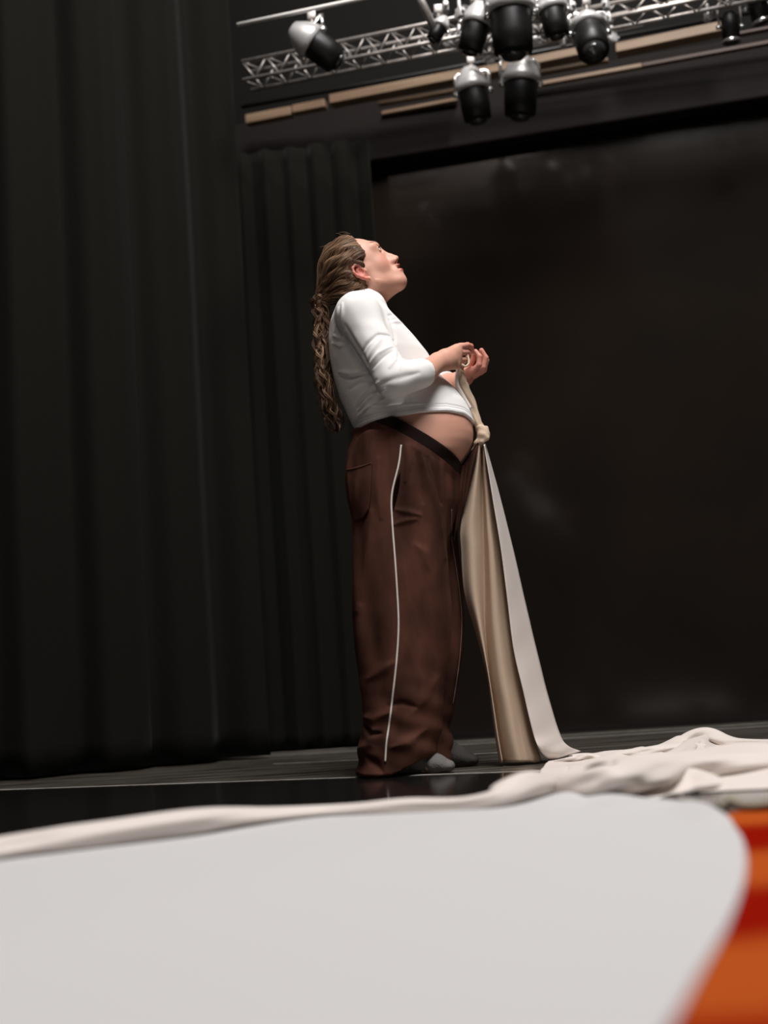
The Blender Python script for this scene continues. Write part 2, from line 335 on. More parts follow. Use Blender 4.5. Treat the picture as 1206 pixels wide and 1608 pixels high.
        for ax in range(3):
            sl0 = [slice(None)]*3; sl1 = [slice(None)]*3; sl0[ax] = slice(0, -1); sl1[ax] = slice(1, None)
            e = np.argwhere(ins[tuple(sl0)] != ins[tuple(sl1)]); o1, o2 = [(1, 2), (2, 0), (0, 1)][ax]
            d1 = np.zeros(3, int); d1[o1] = 1; d2 = np.zeros(3, int); d2[o2] = 1
            ok = (e[:, o1] > 0) & (e[:, o2] > 0); e = e[ok]
            qd = np.stack([idx[tuple((e-d1-d2).T)], idx[tuple((e-d2).T)], idx[tuple(e.T)], idx[tuple((e-d1).T)]], 1)
            fl = ~ins[tuple(e.T)]; qd[fl] = qd[fl][:, ::-1]; F.append(qd)
        return V, np.concatenate(F)
def vnormals(V, F):
    n = np.cross(V[F[:, 2]]-V[F[:, 0]], V[F[:, 3]]-V[F[:, 1]]); N = np.zeros_like(V)
    for i in range(4): np.add.at(N, F[:, i], n)
    return N/np.maximum(np.linalg.norm(N, axis=1), 1e-12)[:, None]
def smoothV(V, F, it=2, lam=.5):
    for _ in range(it):
        A = np.zeros_like(V); c = np.zeros(len(V))
        for i in range(4):
            j = F[:, (i+1) % 4]; np.add.at(A, F[:, i], V[j]); np.add.at(A, j, V[F[:, i]]); np.add.at(c, F[:, i], 1); np.add.at(c, j, 1)
        V = V+lam*(A/c[:, None]-V)
    return V
def nmesh(name, V, F, m, parent):
    me = bpy.data.meshes.new(name); me.vertices.add(len(V)); me.vertices.foreach_set('co', V.astype(np.float32).ravel())
    me.loops.add(len(F)*4); me.loops.foreach_set('vertex_index', F.astype(np.int32).ravel()); me.polygons.add(len(F))
    me.polygons.foreach_set('loop_start', np.arange(0, len(F)*4, 4, dtype=np.int32)); me.update(calc_edges=True)
    me.polygons.foreach_set('use_smooth', [True]*len(F)); o = bpy.data.objects.new(name, me); COL.objects.link(o); me.materials.append(M[m])
    if parent is not None: o.parent = parent
    return o
def seg_d(V, a, b):
    """distance in the XZ plane from verts to a segment"""
    a = np.array([a[0], a[2]]); b = np.array([b[0], b[2]]); q = V[:, [0, 2]]; d = b-a; t = np.clip(((q-a)@d)/(d@d), 0, 1)
    return np.linalg.norm(q-a-t[:, None]*d, axis=1), t
def wrinkles(V, N, lst, Yp, side=-1):
    D = np.zeros(len(V)); fc = np.clip(-N[:, 1]*1.6, 0, 1)
    for pts, wd, amp in lst:
        best = np.full(len(V), 9.); 
        for i in range(len(pts)-1):
            d, t = seg_d(V, P(*pts[i], Yp), P(*pts[i+1], Yp)); tt = (i+t)/(len(pts)-1); tap = 1-.75*np.abs(2*tt-1)**2
            best = np.minimum(best, d/wd+(1-tap)*.9)
        D += amp*np.exp(-best**2)*fc
    return D
# ------------------------------------------------------------------ person
YP = 3.85
person = empty('person', G(655, 1212)); person['label'] = 'pregnant woman looking up, curly ponytail, white top, brown trousers, holding knotted cloth'; person['category'] = 'person'
person.location = (0, 0, 0)
pl = G(650, 1210); pl[2] = 0
person.location = tuple(pl); OFF = pl
back = [(585, 455), (560, 463), (540, 474), (527, 488), (519, 512), (517, 540), (520, 570), (527, 600), (537, 630), (551, 660), (562, 680), (560, 720), (558, 760), (572, 815)]
front = [(592, 455), (600, 474), (605, 487), (626, 507), (650, 532), (670, 556), (681, 575), (692, 592), (714, 613), (731, 634), (740, 652), (745, 668), (746.5, 682), (745, 696), (738, 712), (723, 731), (706, 752), (692, 800)]
bw = [(455, .03), (465, .055), (480, .12), (500, .155), (530, .165), (560, .158), (600, .145), (640, .15), (680, .163), (720, .172), (760, .175), (815, .17)]
fb = Field((-.16, 3.48, 0), (.40, 4.22, 1.74), .0027)
fb.loft(back, front, bw, YP, YP, k=.0, off=-.006)
HB = P(578, 440, YP)
fb.cone(P(579, 436, YP), P(572, 492, YP), .052, .058, .03)          # neck
for sg in (-1, 1): fb.cone(P(574, 478, YP), P(563, 494, YP+sg*.15), .04, .045, .03)
# near arm
SHn, ELn, CUn, WRn = P(562, 497, YP-.15), P(618, 597, YP-.232), P(665, 586, YP-.185), P(688, 569, YP-.125)
SHf, ELf, CUf, WRf = P(568, 500, YP+.16), P(636, 612, YP+.2), P(690, 605, YP+.13), P(716, 600, YP+.075)
for a, b_, c, d in ((SHn, ELn, CUn, WRn), (SHf, ELf, CUf, WRf)):
    fb.cone(a, b_, .044, .036, .03); fb.cone(b_, c, .040, .037, .012); fb.cone(c, d, .037, .027, .01)
# legs and feet
for HP, KN, AN, HE, BA, TO in ((P(610, 800, YP-.09), P(635, 980, 3.76), P(620, 1165, 3.76), P(604, 1200, 3.76), P(680, 1202, 3.74), P(704, 1204, 3.73)),
                           (P(640, 800, YP+.09), P(668, 980, 3.94), P(672, 1155, 3.96), P(664, 1190, 3.96), P(722, 1193, 3.955), P(743, 1197, 3.95))):
    fb.cone(HP, KN, .085, .058, .03); fb.cone(KN, AN, .056, .036, .02); fb.cone(AN, HE, .035, .028, .02)
    BA[2] = .026; TO[2] = .018; HE[2] = .03
    fb.cone(AN+(BA-AN)*.35, BA, .036, .024, .02, sy=1.1); fb.cone(HE, BA, .026, .024, .02, sy=1.2); fb.cone(BA, TO, .024, .016, .015, sy=1.7)
# head frame
O = P(638, 442, YP)
hf = P(638+78.8, 442-61.6, YP)-O; hf /= np.linalg.norm(hf); hu = P(638-61.6, 442-78.8, YP)-O; hu -= hf*(hu@hf); hu /= np.linalg.norm(hu)
hs = np.cross(hu, hf); yaw = math.radians(-1)
if hs[1] > 0: hs = -hs                                               # hs points to the camera side
hf2 = hf*math.cos(yaw)-hs*math.sin(yaw); hs2 = hs*math.cos(yaw)+hf*math.sin(yaw)
HR = np.stack([hf2, hs2, hu], 1); pivot = O-hf*.09
def H(f, s, u): return pivot+HR@np.array([f+.0895, s, u*1.035])
E_ = lambda c, r, **kw: fb.ell(H(*c), r, HR, **kw)
fb.cone(P(579, 440, YP), H(-.10, 0, .06), .052, .05, .03)
E_((-.098, 0, .132), (.096, .076, .088), k=.02)
E_((-.064, 0, .085), (.058, .058, .085), k=.03)
for sg in (-1, 1):
    fb.cone(H(-.088, sg*.047, .040), H(-.020, sg*.014, .012), .017, .016, .025)
    fb.cone(H(-.088, sg*.050, .040), H(-.085, sg*.056, .085), .015, .012, .025)
    E_((-.042, sg*.034, .080), (.022, .020, .022), k=.02)           # cheek
    fb.cone(H(-.022, sg*.042, .137), H(-.008, sg*.014, .143), .012, .012, .02)   # brow ridge
fb.cone(H(-.09, 0, .028), H(-.03, 0, .012), .036, .022, .02)        # under the chin
E_((-.014, 0, .013), (.0195, .021, .018), k=.018)
E_((-.014, 0, .040), (.027, .027, .026), k=.015)                    # muzzle
fb.cone(H(-.006, 0, .128), H(.012, 0, .090), .0085, .0085, .014); fb.cone(H(.012, 0, .090), H(.0215, 0, .076), .0085, .0095, .006)
for sg in (-1, 1):
    E_((.0105, sg*.0115, .0715), (.0105, .0065, .0075), k=.006)
E_((.007, 0, .066), (.012, .004, .005), k=.005); E_((.001, 0, .080), (.017, .0125, .020), k=.010); E_((-.008, 0, .074), (.020, .020, .016), k=.010)
for sg in (-1, 1): E_((-.004, sg*.030, .122), (.011, .015, .010), k=.010, mode='s')
E_((.0065, 0, .0525), (.0125, .023, .0055), k=.005); E_((.0045, 0, .0345), (.0120, .021, .0062), k=.005)
E_((.010, 0, .0440), (.018, .0205, .0042), k=.002, mode='s')
for sg in (-1, 1):
    fb.ell(H(.0125, sg*.0078, .0655), (.0065, .0042, .0055), HR, k=.002, mode='s')
    E_((-.0125, sg*.030, .122), (.0132, .0138, .0128), k=.003)       # lids over the eyeball
    E_((-.0010, sg*.033, .1215), (.0085, .0130, .0050), k=.002, mode='s')
# ears
H0 = H; E0 = E_
H = lambda f, s_, u: H0(f-.0115, s_, u-.0145)
for sg in (-1, 1):
    ring = [(-.083, .074, .112), (-.084, .079, .124), (-.094, .084, .130), (-.106, .087, .126), (-.112, .088, .112), (-.109, .086, .098), (-.101, .083, .086), (-.093, .079, .076), (-.087, .075, .074)]
    for i in range(8):
        p0, p1 = ring[i], ring[i+1]; fb.cone(H(p0[0], sg*p0[1], p0[2]), H(p1[0], sg*p1[1], p1[2]), .0042 if i < 5 else .0052, .0042 if i < 4 else .0055, .004)
    E_((-.095, sg*.074, .102), (.014, .008, .024), k=.004)
    E_((-.091, sg*.083, .104), (.0075, .008, .011), k=.004, mode='s')
    fb.cone(H(-.080, sg*.075, .098), H(-.081, sg*.077, .107), .0042, .003, .003)
H = H0
# hands
def finger(pts, r0, r1, k=.003, base=.006):
    n = len(pts)-1
    for i in range(n):
        fb.cone(pts[i], pts[i+1], r0+(r1-r0)*i/n, r0+(r1-r0)*(i+1)/n, base if i == 0 else k)
nails = []
# near (right) hand: back to the camera, fingers closing on the cloth
dY = .125
KN_ = P(717, 561, YP-.065)
fb.cone(WRn, P(700, 565, YP-.105), .026, .030, .02, sy=.75)
fb.cone(P(699, 560, YP-.105), P(717, 549, YP-.07), .022, .017, .015, sy=.8); fb.cone(P(699, 570, YP-.105), P(714, 572, YP-.075), .022, .017, .015, sy=.8)
fb.cone(P(702, 565, YP-.10), P(716, 560, YP-.07), .022, .018, .015, sy=.8)
for kx, ky, kY, mid, tip in ((719, 545, -.068, (734, 542, -.040), (741, 549, -.012)), (721, 554, -.066, (733, 553, -.036), (735, 559, -.008)),
                      (720, 565, -.066, (730, 565, -.036), (728, 569, -.008)), (716, 574, -.070, (724, 575, -.045), (721, 578, -.020))):
    a = P(kx, ky, YP+kY); b_ = P(mid[0], mid[1], YP+mid[2]); c = P(tip[0], tip[1], YP+tip[2]); mm = (b_+c)/2+np.array([.004, -.002, .003])
    finger([a, b_, mm, c], .0098, .0074)
tA = P(707, 553, YP-.075); finger([tA, P(722, 544, YP-.045), P(735, 547, YP-.022), P(742, 552, YP-.004)], .0115, .0078, base=.01); nails.append(P(742, 549, YP-.012))
# far (left) hand: palm up, fingers curled up
fb.cone(WRf, P(730, 594, YP+.055), .025, .026, .02, sy=1.0)
fb.cone(P(726, 592, YP+.03), P(741, 582, YP+.012), .018, .015, .012); fb.cone(P(728, 593, YP+.06), P(744, 586, YP+.055), .018, .015, .012)
for b0, b1, b2, b3 in (((742, 583, .002), (752, 573, -.008), (753, 560, -.008), (747, 552, -.003)),
                   ((745, 586, .022), (759, 577, .014), (763, 562, .012), (756, 550, .012)),
                   ((747, 588, .042), (760, 581, .036), (764, 566, .034), (758, 556, .03)),
                   ((745, 590, .062), (756, 584, .06), (760, 572, .057), (756, 563, .052))):
    finger([P(q_[0], q_[1], YP+q_[2]) for q_ in (b0, b1, b2, b3)], .0096, .0076)
finger([P(728, 588, YP+.075), P(738, 574, YP+.07), P(744, 562, YP+.05), P(744, 556, YP+.035)], .0115, .008, base=.01)
V, F = fb.mesh(); V = smoothV(V, F, 1, .35)
body = nmesh('body', V-OFF, F, 'skin', person)
L = (V-pivot)@HR-np.array([.0895, 0, 0]); L[:, 2] /= 1.035
head = (L[:, 2] > -.02) & (L[:, 0] > -.2) & (V[:, 2] > 1.4)
def setattr_(o, nm, v): a_ = o.data.attributes.new(nm, 'FLOAT', 'POINT'); a_.data.foreach_set('value', np.asarray(v, np.float32))
def blob(c, r): return np.clip(1.6-np.sqrt((((L-np.array(c))/np.array(r))**2).sum(1))*1.0, 0, 1)*head
ab = L*1.0; ab[:, 1] = np.abs(ab[:, 1])
def blobs(c, r): return np.clip(2.2-1.6*np.sqrt((((ab-np.array(c))/np.array(r))**2).sum(1)), 0, 1)*head
lips = np.clip(blobs((.0135, 0, .0525), (.014, .023, .0048))+blobs((.0115, 0, .0345), (.014, .021, .0056)), 0, 1)
setattr_(body, 'lips', lips*.85)
brow = np.zeros(len(V))
for t in np.linspace(0, 1, 8): brow = np.maximum(brow, blobs((.004-.022*t**1.5, .012+.034*t, .1445+.006*math.sin(t*2.4)), (.013, .006, .0034)))
lash = np.zeros(len(V))
for t in np.linspace(0, 1, 7): lash = np.maximum(lash, blobs((.002-.010*t, .020+.024*t, .1215+.002*math.sin(t*3)), (.006, .0035, .0016)))
setattr_(body, 'brow', np.clip(brow*.8, 0, 1)); setattr_(body, 'dark', np.clip(blobs((.003, 0, .0440), (.012, .019, .0034))+blobs((.0125, .0078, .0665), (.006, .0040, .0045))*.8, 0, 1))  # dark attribute paints the shade inside mouth and nostrils
setattr_(body, 'flush', np.clip(blobs((-.1115, .083, .0855), (.022, .014, .034))*.85+blobs((-.02, .04, .078), (.03, .02, .02))*.25, 0, 1)
         + np.clip((V[:, 0]-P(722, 560, YP)[0])/.03, 0, 1)*(V[:, 2] > 1.15)*.45)
nl = np.zeros(len(V))
for p in nails: nl = np.maximum(nl, np.clip(1.5-np.linalg.norm(V-p, axis=1)/.006, 0, 1))
setattr_(body, 'nails', nl)
for sg in (-1, 1):
    c = H(-.0130, sg*.030, .122); mb = MB(); mb.lathe([(.0118*math.sin(t), .0118*math.cos(t)) for t in np.linspace(.02, 3.12, 16)], 20, (0, 0, 0)); e = mb.build('eye', 'eye', person); e.location = tuple(c-OFF)
    gz = H(-.0130+.0088, sg*.030+.002, .122+.0025); ir = MB(); zz = (gz-c)/np.linalg.norm(gz-c); xx = np.cross(zz, [0, 1, 0]); xx /= np.linalg.norm(xx)
    ir.lathe([(.0066, 0), (.0058, .0012), (.003, .0018), (.0005, .002)], 18, zz*.0102, np.stack([xx, np.cross(zz, xx), zz], 1)); ir.build('iris', 'iris', e)
for sg in (-1, 1):
    MB().tube(cr([H(-.0010, sg*.019, .1250), H(.0015, sg*.025, .1280), H(.0012, sg*.031, .1288), H(-.0025, sg*.039, .1275), H(-.0075, sg*.0455, .1235)], 16)-OFF, list(.0012*np.sin(np.linspace(.5, 2.9, 16))+.0003), 6).build('eyelashes', M['iris'], person)
# ---- shirt
fs = Field((-.17, 3.46, 1.02), (.33, 4.24, 1.56), .0030)
fs.cone(SHn+np.array([0, 0, .002]), ELn, .061, .050, .022); fs.cone(ELn, CUn+(CUn-ELn)*.02, .050, .0435, .02)
fs.cone(SHf, ELf, .058, .048, .03); fs.cone(ELf, CUf+(CUf-ELf)*.25, .046, .042, .02)
# cut: cuffs, neck, hem
for a, b_, r in ((CUn, CUn+(WRn-CUn)*np.array([1, 1, .35]), .06), (CUf+(CUf-ELf)*.28, WRf+(WRf-CUf)*.6, .06)):
    d = (b_-a)/np.linalg.norm(b_-a)
    def fn(x, y, z, a=a, d=d, r=r):
        px, py, pz = x-a[0], y-a[1], z-a[2]; t = px*d[0]+py*d[1]+pz*d[2]; q_ = np.sqrt(np.maximum(px**2+py**2+pz**2-t*t, 0)); return np.maximum(-t, q_-r)
    fs.add(fn, a-.10, a+.14, .002, 's')
fs.loft(back, front, bw, YP, YP, k=.014, off=.003)
for sg in (-1, 1): fs.cone(P(574, 480, YP), P(563, 492, YP+sg*.145), .044, .056, .05)
fs.cone(P(589, 440, YP), P(588, 474, YP), .052, .052, .004, mode='s'); fs.cone(P(575, 430, YP), P(572, 455, YP), .058, .050, .004, mode='s')
hem = np.array([(500, 688), (562, 680), (620, 671.5), (660, 665), (700, 660.5), (728, 661), (747, 668), (800, 680)], float)
hw = np.array([P(x, y, YP) for x, y in hem])
def hemf(x, y, z):
    zz = np.interp(x, hw[:, 0], hw[:, 2]); return (z-zz)+0*y
fs.add(hemf, (-.17, 3.4, 1.0), (.34, 4.3, 1.3), .005, 's')
V, F = fs.mesh(); V = smoothV(V, F, 2, .4); N = vnormals(V, F)
def z5(*p): return [(480+x/6.03, 440+y/6.03) for x, y in p]
wr = [(z5((372, 400), (372, 500), (365, 590)), .005, .0045), (z5((335, 430), (320, 500), (290, 570)), .005, .004), (z5((280, 600), (330, 640), (400, 640)), .005, .005),
      (z5((270, 660), (340, 710), (440, 720)), .006, .004), (z5((400, 600), (480, 760), (560, 900), (620, 1000)), .006, -.006), (z5((530, 890), (600, 800), (700, 715), (830, 700)), .005, -.0055),
      (z5((590, 950), (640, 880), (720, 760)), .008, .004), (z5((610, 1000), (700, 900), (820, 820)), .006, .005), (z5((640, 1030), (740, 940), (830, 870)), .005, -.004), (z5((800, 1040), (850, 960), (850, 850)), .005, .004),
      (z5((320, 920), (430, 965), (560, 968)), .006, .006), (z5((330, 960), (430, 1005), (560, 1000)), .006, -.004), (z5((430, 1100), (520, 1060), (640, 1060)), .007, -.005), (z5((480, 1250), (540, 1170), (640, 1100)), .005, .005),
      (z5((510, 1290), (600, 1200), (700, 1160)), .005, .0055), (z5((505, 1340), (590, 1290), (760, 1220)), .005, .005), (z5((500, 1270), (560, 1210), (680, 1130)), .004, -.004), (z5((540, 1330), (640, 1270), (760, 1260)), .004, -.004),
      (z5((790, 450), (830, 410)), .005, -.005), (z5((820, 515), (910, 470)), .006, .005), (z5((800, 500), (880, 440)), .004, -.004), (z5((650, 270), (800, 460), (840, 620), (850, 720)), .005, -.004), (z5((640, 260), (720, 330)), .004, .003),
      (z5((720, 1180), (900, 1130), (1060, 1060)), .010, -.004), (z5((860, 770), (900, 900), (890, 1060)), .003, .002), (z5((700, 1300), (900, 1285), (1200, 1270)), .004, .0025)]
D = wrinkles(V, N, wr, YP)
hz = np.interp(V[:, 0], hw[:, 0], hw[:, 2]); dz = V[:, 2]-hz
D += (-.0022*np.exp(-((dz-.016)/.0022)**2)-.0022*np.exp(-((dz-.023)/.002)**2)+.0012*pseudo(V[:, 0]*45, V[:, 1]*45, V[:, 2]*60, 1))*1.0
outer = np.where(dz > .004, 1, 0)
V = V+N*(np.maximum(D, -.0045)*outer)[:, None]
shirt = nmesh('shirt', V-OFF, F, 'shirt', person); shirt['label'] = 'white cropped long-sleeved top'
# ---- trousers
ft = Field((-.20, 3.50, 0), (.40, 4.24, 1.18), .0032)
nb = [(563, 683), (556, 695), (549, 715), (544, 738), (543, 760), (546, 785), (553, 815), (555, 840), (554, 880), (553, 920), (554, 960), (557, 1000), (562, 1040), (568, 1090), (573, 1125), (570, 1145), (564, 1165), (561, 1190), (562, 1216)]
nf = [(640, 683), (675, 715), (692, 735), (695, 800), (699, 850), (705, 900), (711, 950), (712, 990), (709, 1030), (702, 1070), (696, 1100), (691, 1130), (688, 1160), (680, 1185), (664, 1216)]
ft.loft(nb, nf, [(683, .09), (760, .108), (900, .112), (1050, .105), (1150, .10), (1216, .105)], YP-.095, YP-.095, k=0, p=2.3)
fbk = [(585, 683), (575, 760), (580, 850), (590, 950), (600, 1050), (606, 1120), (600, 1200)]
ff = [(700, 735), (722, 760), (719, 820), (722, 870), (727, 915), (728, 960), (725, 1005), (718, 1060), (711, 1110), (704, 1150), (712, 1172), (704, 1200)]
ft.loft(fbk, ff, [(683, .09), (760, .108), (900, .11), (1050, .10), (1150, .09), (1200, .09)], YP+.10, YP+.10, k=.012, p=2.3)
hb = [(563, 650), (560, 690), (552, 715), (552, 760), (560, 830), (585, 900)]
hf_ = [(740, 650), (747, 690), (738, 714), (724, 731), (721, 752), (720, 790), (708, 840), (690, 900)]
ft.loft(hb, hf_, [(650, .165), (700, .178), (780, .19), (850, .17), (900, .12)], YP, YP, k=.03, off=.004)
# cut above the waist line
wl = np.array([(480, 610), (560, 640), (600, 660), (617, 670), (723, 731), (760, 752)], float); ww = np.array([P(x, y, YP) for x, y in wl])
def wf(x, y, z): return np.interp(x, ww[:, 0], ww[:, 2])-z+0*y
bandA = ft.A.copy()
def wf2(x, y, z): return np.interp(x, ww[:, 0], ww[:, 2])-.040-z+0*y
ft.add(wf2, (-.2, 3.4, .9), (.42, 4.3, 1.2), .003, 's')
ft.add(lambda x, y, z: hemf(x, y, z)*-1.0+.004, (-.2, 3.4, .9), (.42, 4.3, 1.2), .003, 's')
# cut hem: raised over the insteps
hA, hB = P(618, 1213, 3.75), P(690, 1180, 3.75); nn = np.array([hB[2]-hA[2], -(hB[0]-hA[0])]); nn /= np.linalg.norm(nn)
def hemt(x, y, z): return -((x-hA[0])*nn[0]+(z-hA[2])*nn[1])+np.where(y > 3.87, .3, 0)
ft.add(hemt, (hA[0]-.02, 3.4, -.1), (.4, 3.87, .1), .004, 's')
V, F = ft.mesh(); V = smoothV(V, F, 2, .4); N = vnormals(V, F)
ang = np.arctan2(V[:, 1]-YP+.1, V[:, 0]-.03); wz = np.interp(V[:, 0], ww[:, 0], ww[:, 2])-V[:, 2]     # depth below the waist
D = .0020*np.sin(V[:, 0]*120+V[:, 1]*50+1.5*np.sin(V[:, 2]*9)+2*np.sin(V[:, 0]*37))*np.exp(-((wz-.10)/.07)**2)*(V[:, 0] > P(610, 700, YP)[0])
D += .013*pseudo(V[:, 0]*19, V[:, 1]*16, V[:, 2]*4, 2)+.0035*pseudo(V[:, 0]*34, V[:, 1]*34, V[:, 2]*11, 5)
lowz = np.clip(1-V[:, 2]/.36, 0, 1); D += lowz*((V[:, 2] > .02)*.007*pseudo(V[:, 0]*18+V[:, 2]*14, V[:, 1]*14, V[:, 2]*34, 3)+.0025*np.sin(V[:, 2]*95+4*V[:, 0]*9+V[:, 1]*8))
def z6(*p): return [(520+x/4.638, 640+y/4.638) for x, y in p]
def z7(*p): return [(520+x/4.638, 940+y/4.638) for x, y in p]
tw = [(z6((640, 330), (690, 520), (760, 800), (820, 1100)), 0.0112, 0.0051), (z6((545, 300), (560, 420), (540, 560)), 0.0096, 0.0043), (z6((600, 330), (640, 520), (660, 700)), 0.0128, -0.0043), (z6((350, 400), (350, 620), (370, 820)), 0.0128, 0.0043),
      (z6((700, 380), (740, 520), (790, 700)), 0.0096, -0.0043), (z6((300, 780), (290, 1000), (230, 1300), (210, 1480)), 0.0192, 0.0051), (z6((190, 560), (180, 680), (160, 800)), 0.0096, 0.0043), (z6((470, 760), (560, 780), (640, 800)), 0.0096, 0.0034),
      (z6((450, 870), (540, 840), (620, 830)), 0.0080, 0.0034), (z6((620, 1020), (680, 1080), (700, 1180)), 0.0160, 0.0034),
      (z7((230, 60), (200, 330), (210, 520)), 0.0128, 0.0043), (z7((290, 580), (380, 520), (460, 470)), 0.0160, 0.0043), (z7((250, 860), (330, 880), (420, 830)), 0.0160, 0.0068), (z7((250, 930), (300, 990), (370, 980)), 0.0096, -0.0076),
      (z7((200, 1100), (290, 1060), (330, 960)), 0.0128, 0.0059), (z7((440, 1080), (560, 1040), (680, 960)), 0.0160, 0.0059), (z7((600, 830), (700, 700), (770, 580)), 0.0160, 0.0034), (z7((420, 780), (520, 760), (620, 790)), 0.0096, -0.0034), (z7((260, 1150), (330, 1200), (380, 1260)), 0.0128, -0.0059)]
D += 1.5*wrinkles(V, N, tw, YP-.15)
ok = (wz > .045) & (V[:, 2] > .012); V = V+N*(D*ok*np.clip((wz-.042)/.03, 0, 1))[:, None]; V[:, 2] = np.maximum(V[:, 2], .004)
trs = nmesh('trousers', V-OFF, F, 'trousers', person); trs['label'] = 'wide-legged brown velour trousers'
bvh = BVHTree.FromPolygons([Vector(v) for v in V], [tuple(int(i) for i in f) for f in F])
def hit(x, y, bv=None):
    d = Vector(ray(x, y)).normalized(); r_ = (bv or bvh).ray_cast(Vector(CAM), d); return (np.array(r_[0]), np.array(r_[1])) if r_[0] is not None else (None, None)
def on_surf(pts, n, lift):
    out = []
    for x, y in cr(pts, n):
        p, nr = hit(x, y)
        if p is not None:
            if nr[1] > 0: nr = -nr
            out.append(p+nr*lift)
    for _ in range(2): out = [out[0]]+[(out[i-1]+2*out[i]+out[i+1])/4 for i in range(1, len(out)-1)]+[out[-1]]
    return out
pip = MB().tube(on_surf([(630, 699), (626, 730), (615, 778), (616, 823), (620, 877), (623.5, 930), (625.6, 983), (622, 1043), (613, 1123), (607, 1166), (605, 1196)], 150, .001), .0028, 8).build('piping', 'piping', trs); pip['label'] = 'cream piping down the side seam'; pip.location = tuple(-OFF)
MB().tube(on_surf([(709, 800), (709, 845), (716, 890), (722, 935), (725, 975), (722, 1030), (716, 1075), (711, 1105)], 90, .0005), .0014, 6).build('piping', 'piping2', trs).location = tuple(-OFF)
# pocket slit (leaf) and patch pocket
def patch(outline_l, outline_r, lift, name, m, nr=24, nc=10, thick=.002, bulge=0.):
    a = cr(outline_l, nr); b_ = cr(outline_r, nr); A = np.zeros((nr, nc, 3))
    for i in range(nr):
        for j in range(nc):
            t = j/(nc-1); q_ = a[i]*(1-t)+b_[i]*t; p, n_ = hit(*q_)
            if p is None: p, n_ = (A[i, j-1], np.array([0, -1., 0])) if j else (A[i-1, j], np.array([0, -1., 0]))
            if n_[1] > 0: n_ = -n_
            A[i, j] = p+n_*(lift+bulge*math.sin(math.pi*t)*math.sin(math.pi*i/(nr-1)))
    o = grid_mesh(name, A-OFF, m, trs, thick=thick); return o
patch([(628, 742), (622, 757), (618, 775), (617, 790), (617.5, 803)], [(628.5, 742), (628, 757), (625, 775), (621, 790), (618, 803)], .0015, 'pocket_opening', 'pocket_hole', nc=5, thick=.001)
pk = patch([(547, 737), (547, 757), (550, 780), (554, 800), (558, 816)], [(585, 727), (584, 750), (583, 775), (580, 800), (572, 813)], .004, 'back_pocket', 'trousers', nr=30, nc=16, thick=.004, bulge=.003)
MB().tube(on_surf([(546, 739), (565, 735), (584, 728)], 20, .006), .0022, 6).build('pocket_hem', 'trousers', pk).location = tuple(-OFF)
# waistband: ribbed band lying on the belly line
fw = Field((-.20, 3.50, 0), (.40, 4.24, 1.18), .0032); fw.A = bandA
fw.loft(back, front, bw, YP, YP, k=.004, off=.0035)
fw.add(wf, (-.2, 3.4, .8), (.42, 4.3, 1.3), .004, 's')
fw.add(lambda x, y, z: hemf(x, y, z)*-1.0+.004, (-.2, 3.4, .9), (.42, 4.3, 1.2), .003, 's')
fw.add(lambda x, y, z: z-(np.interp(x, ww[:, 0], ww[:, 2])-.048)+0*y, (-.25, 3.4, -.1), (.42, 4.3, 1.3), .004, 's')
V2, F2 = fw.mesh(); V2 = smoothV(V2, F2, 2, .4); wb = nmesh('waistband', V2-OFF, F2, 'waist', trs); wb['label'] = 'dark ribbed waistband slanting under the belly'
# front flap pulled up into the knot
tl = cr([(716, 742), (724, 733), (736, 716), (751, 696)], 24); bl = cr([(712, 850), (718, 826), (728, 796), (742, 745)], 24); A = np.zeros((20, 24, 3))
for i in range(20):
    for j in range(24):
        t = i/19; q_ = tl[j]*(1-t)+bl[j]*t; A[i, j] = P(q_[0], q_[1], YP-.018+.01*math.sin(j*.5+t*2)-.012*math.sin(t*3.1)+(0 if j else .02))
ffp = grid_mesh('front_flap', A-OFF, 'trousers', trs, thick=.004)
MB().tube(A[0]-OFF, .0035, 8).build('flap_edge', 'waist', ffp)
# ---- socks: a shell over each foot
for nm, mt, AN, HE, BA, TO in (('sock', 'sock', P(620, 1165, 3.76), P(604, 1200, 3.76), P(682, 1202, 3.74), P(705, 1205, 3.73)), ('sock', 'sock2', P(674, 1155, 3.96), P(664, 1190, 3.96), P(722, 1193, 3.955), P(743, 1197, 3.95))):
    BA[2] = .027; TO[2] = .0185; HE[2] = .03
    lo_ = np.minimum(AN, HE)-np.array([.06, .08, .2]); lo_[2] = -.01; q = Field(lo_, TO+np.array([.05, .1, .25]), .003)
    q.cone(AN, HE, .037, .030, .02); q.cone(AN+(BA-AN)*.3, BA, .040, .027, .02, sy=1.1); q.cone(HE, BA, .028, .026, .02, sy=1.2); q.cone(BA, TO, .0265, .0175, .015, sy=1.7)
    q.add(lambda x, y, z: z-.0030+0*x+0*y, (-9, -9, -9), (9, 9, .02), .003, 's')
    q.add(lambda x, y, z: .17-z+0*x+0*y, (-9, -9, .15), (9, 9, 9), 0, 's')
    V3, F3 = q.mesh(); V3 = smoothV(V3, F3, 2, .4); N3 = vnormals(V3, F3); V3 = V3+N3*(.0018*pseudo(V3[:, 0]*90, V3[:, 1]*70, V3[:, 2]*90, 2))[:, None]; V3[:, 2] = np.maximum(V3[:, 2], .0028)
    so = nmesh(nm, V3-OFF, F3, mt, person); so['label'] = 'light grey sock' if mt == 'sock' else 'dark sock'
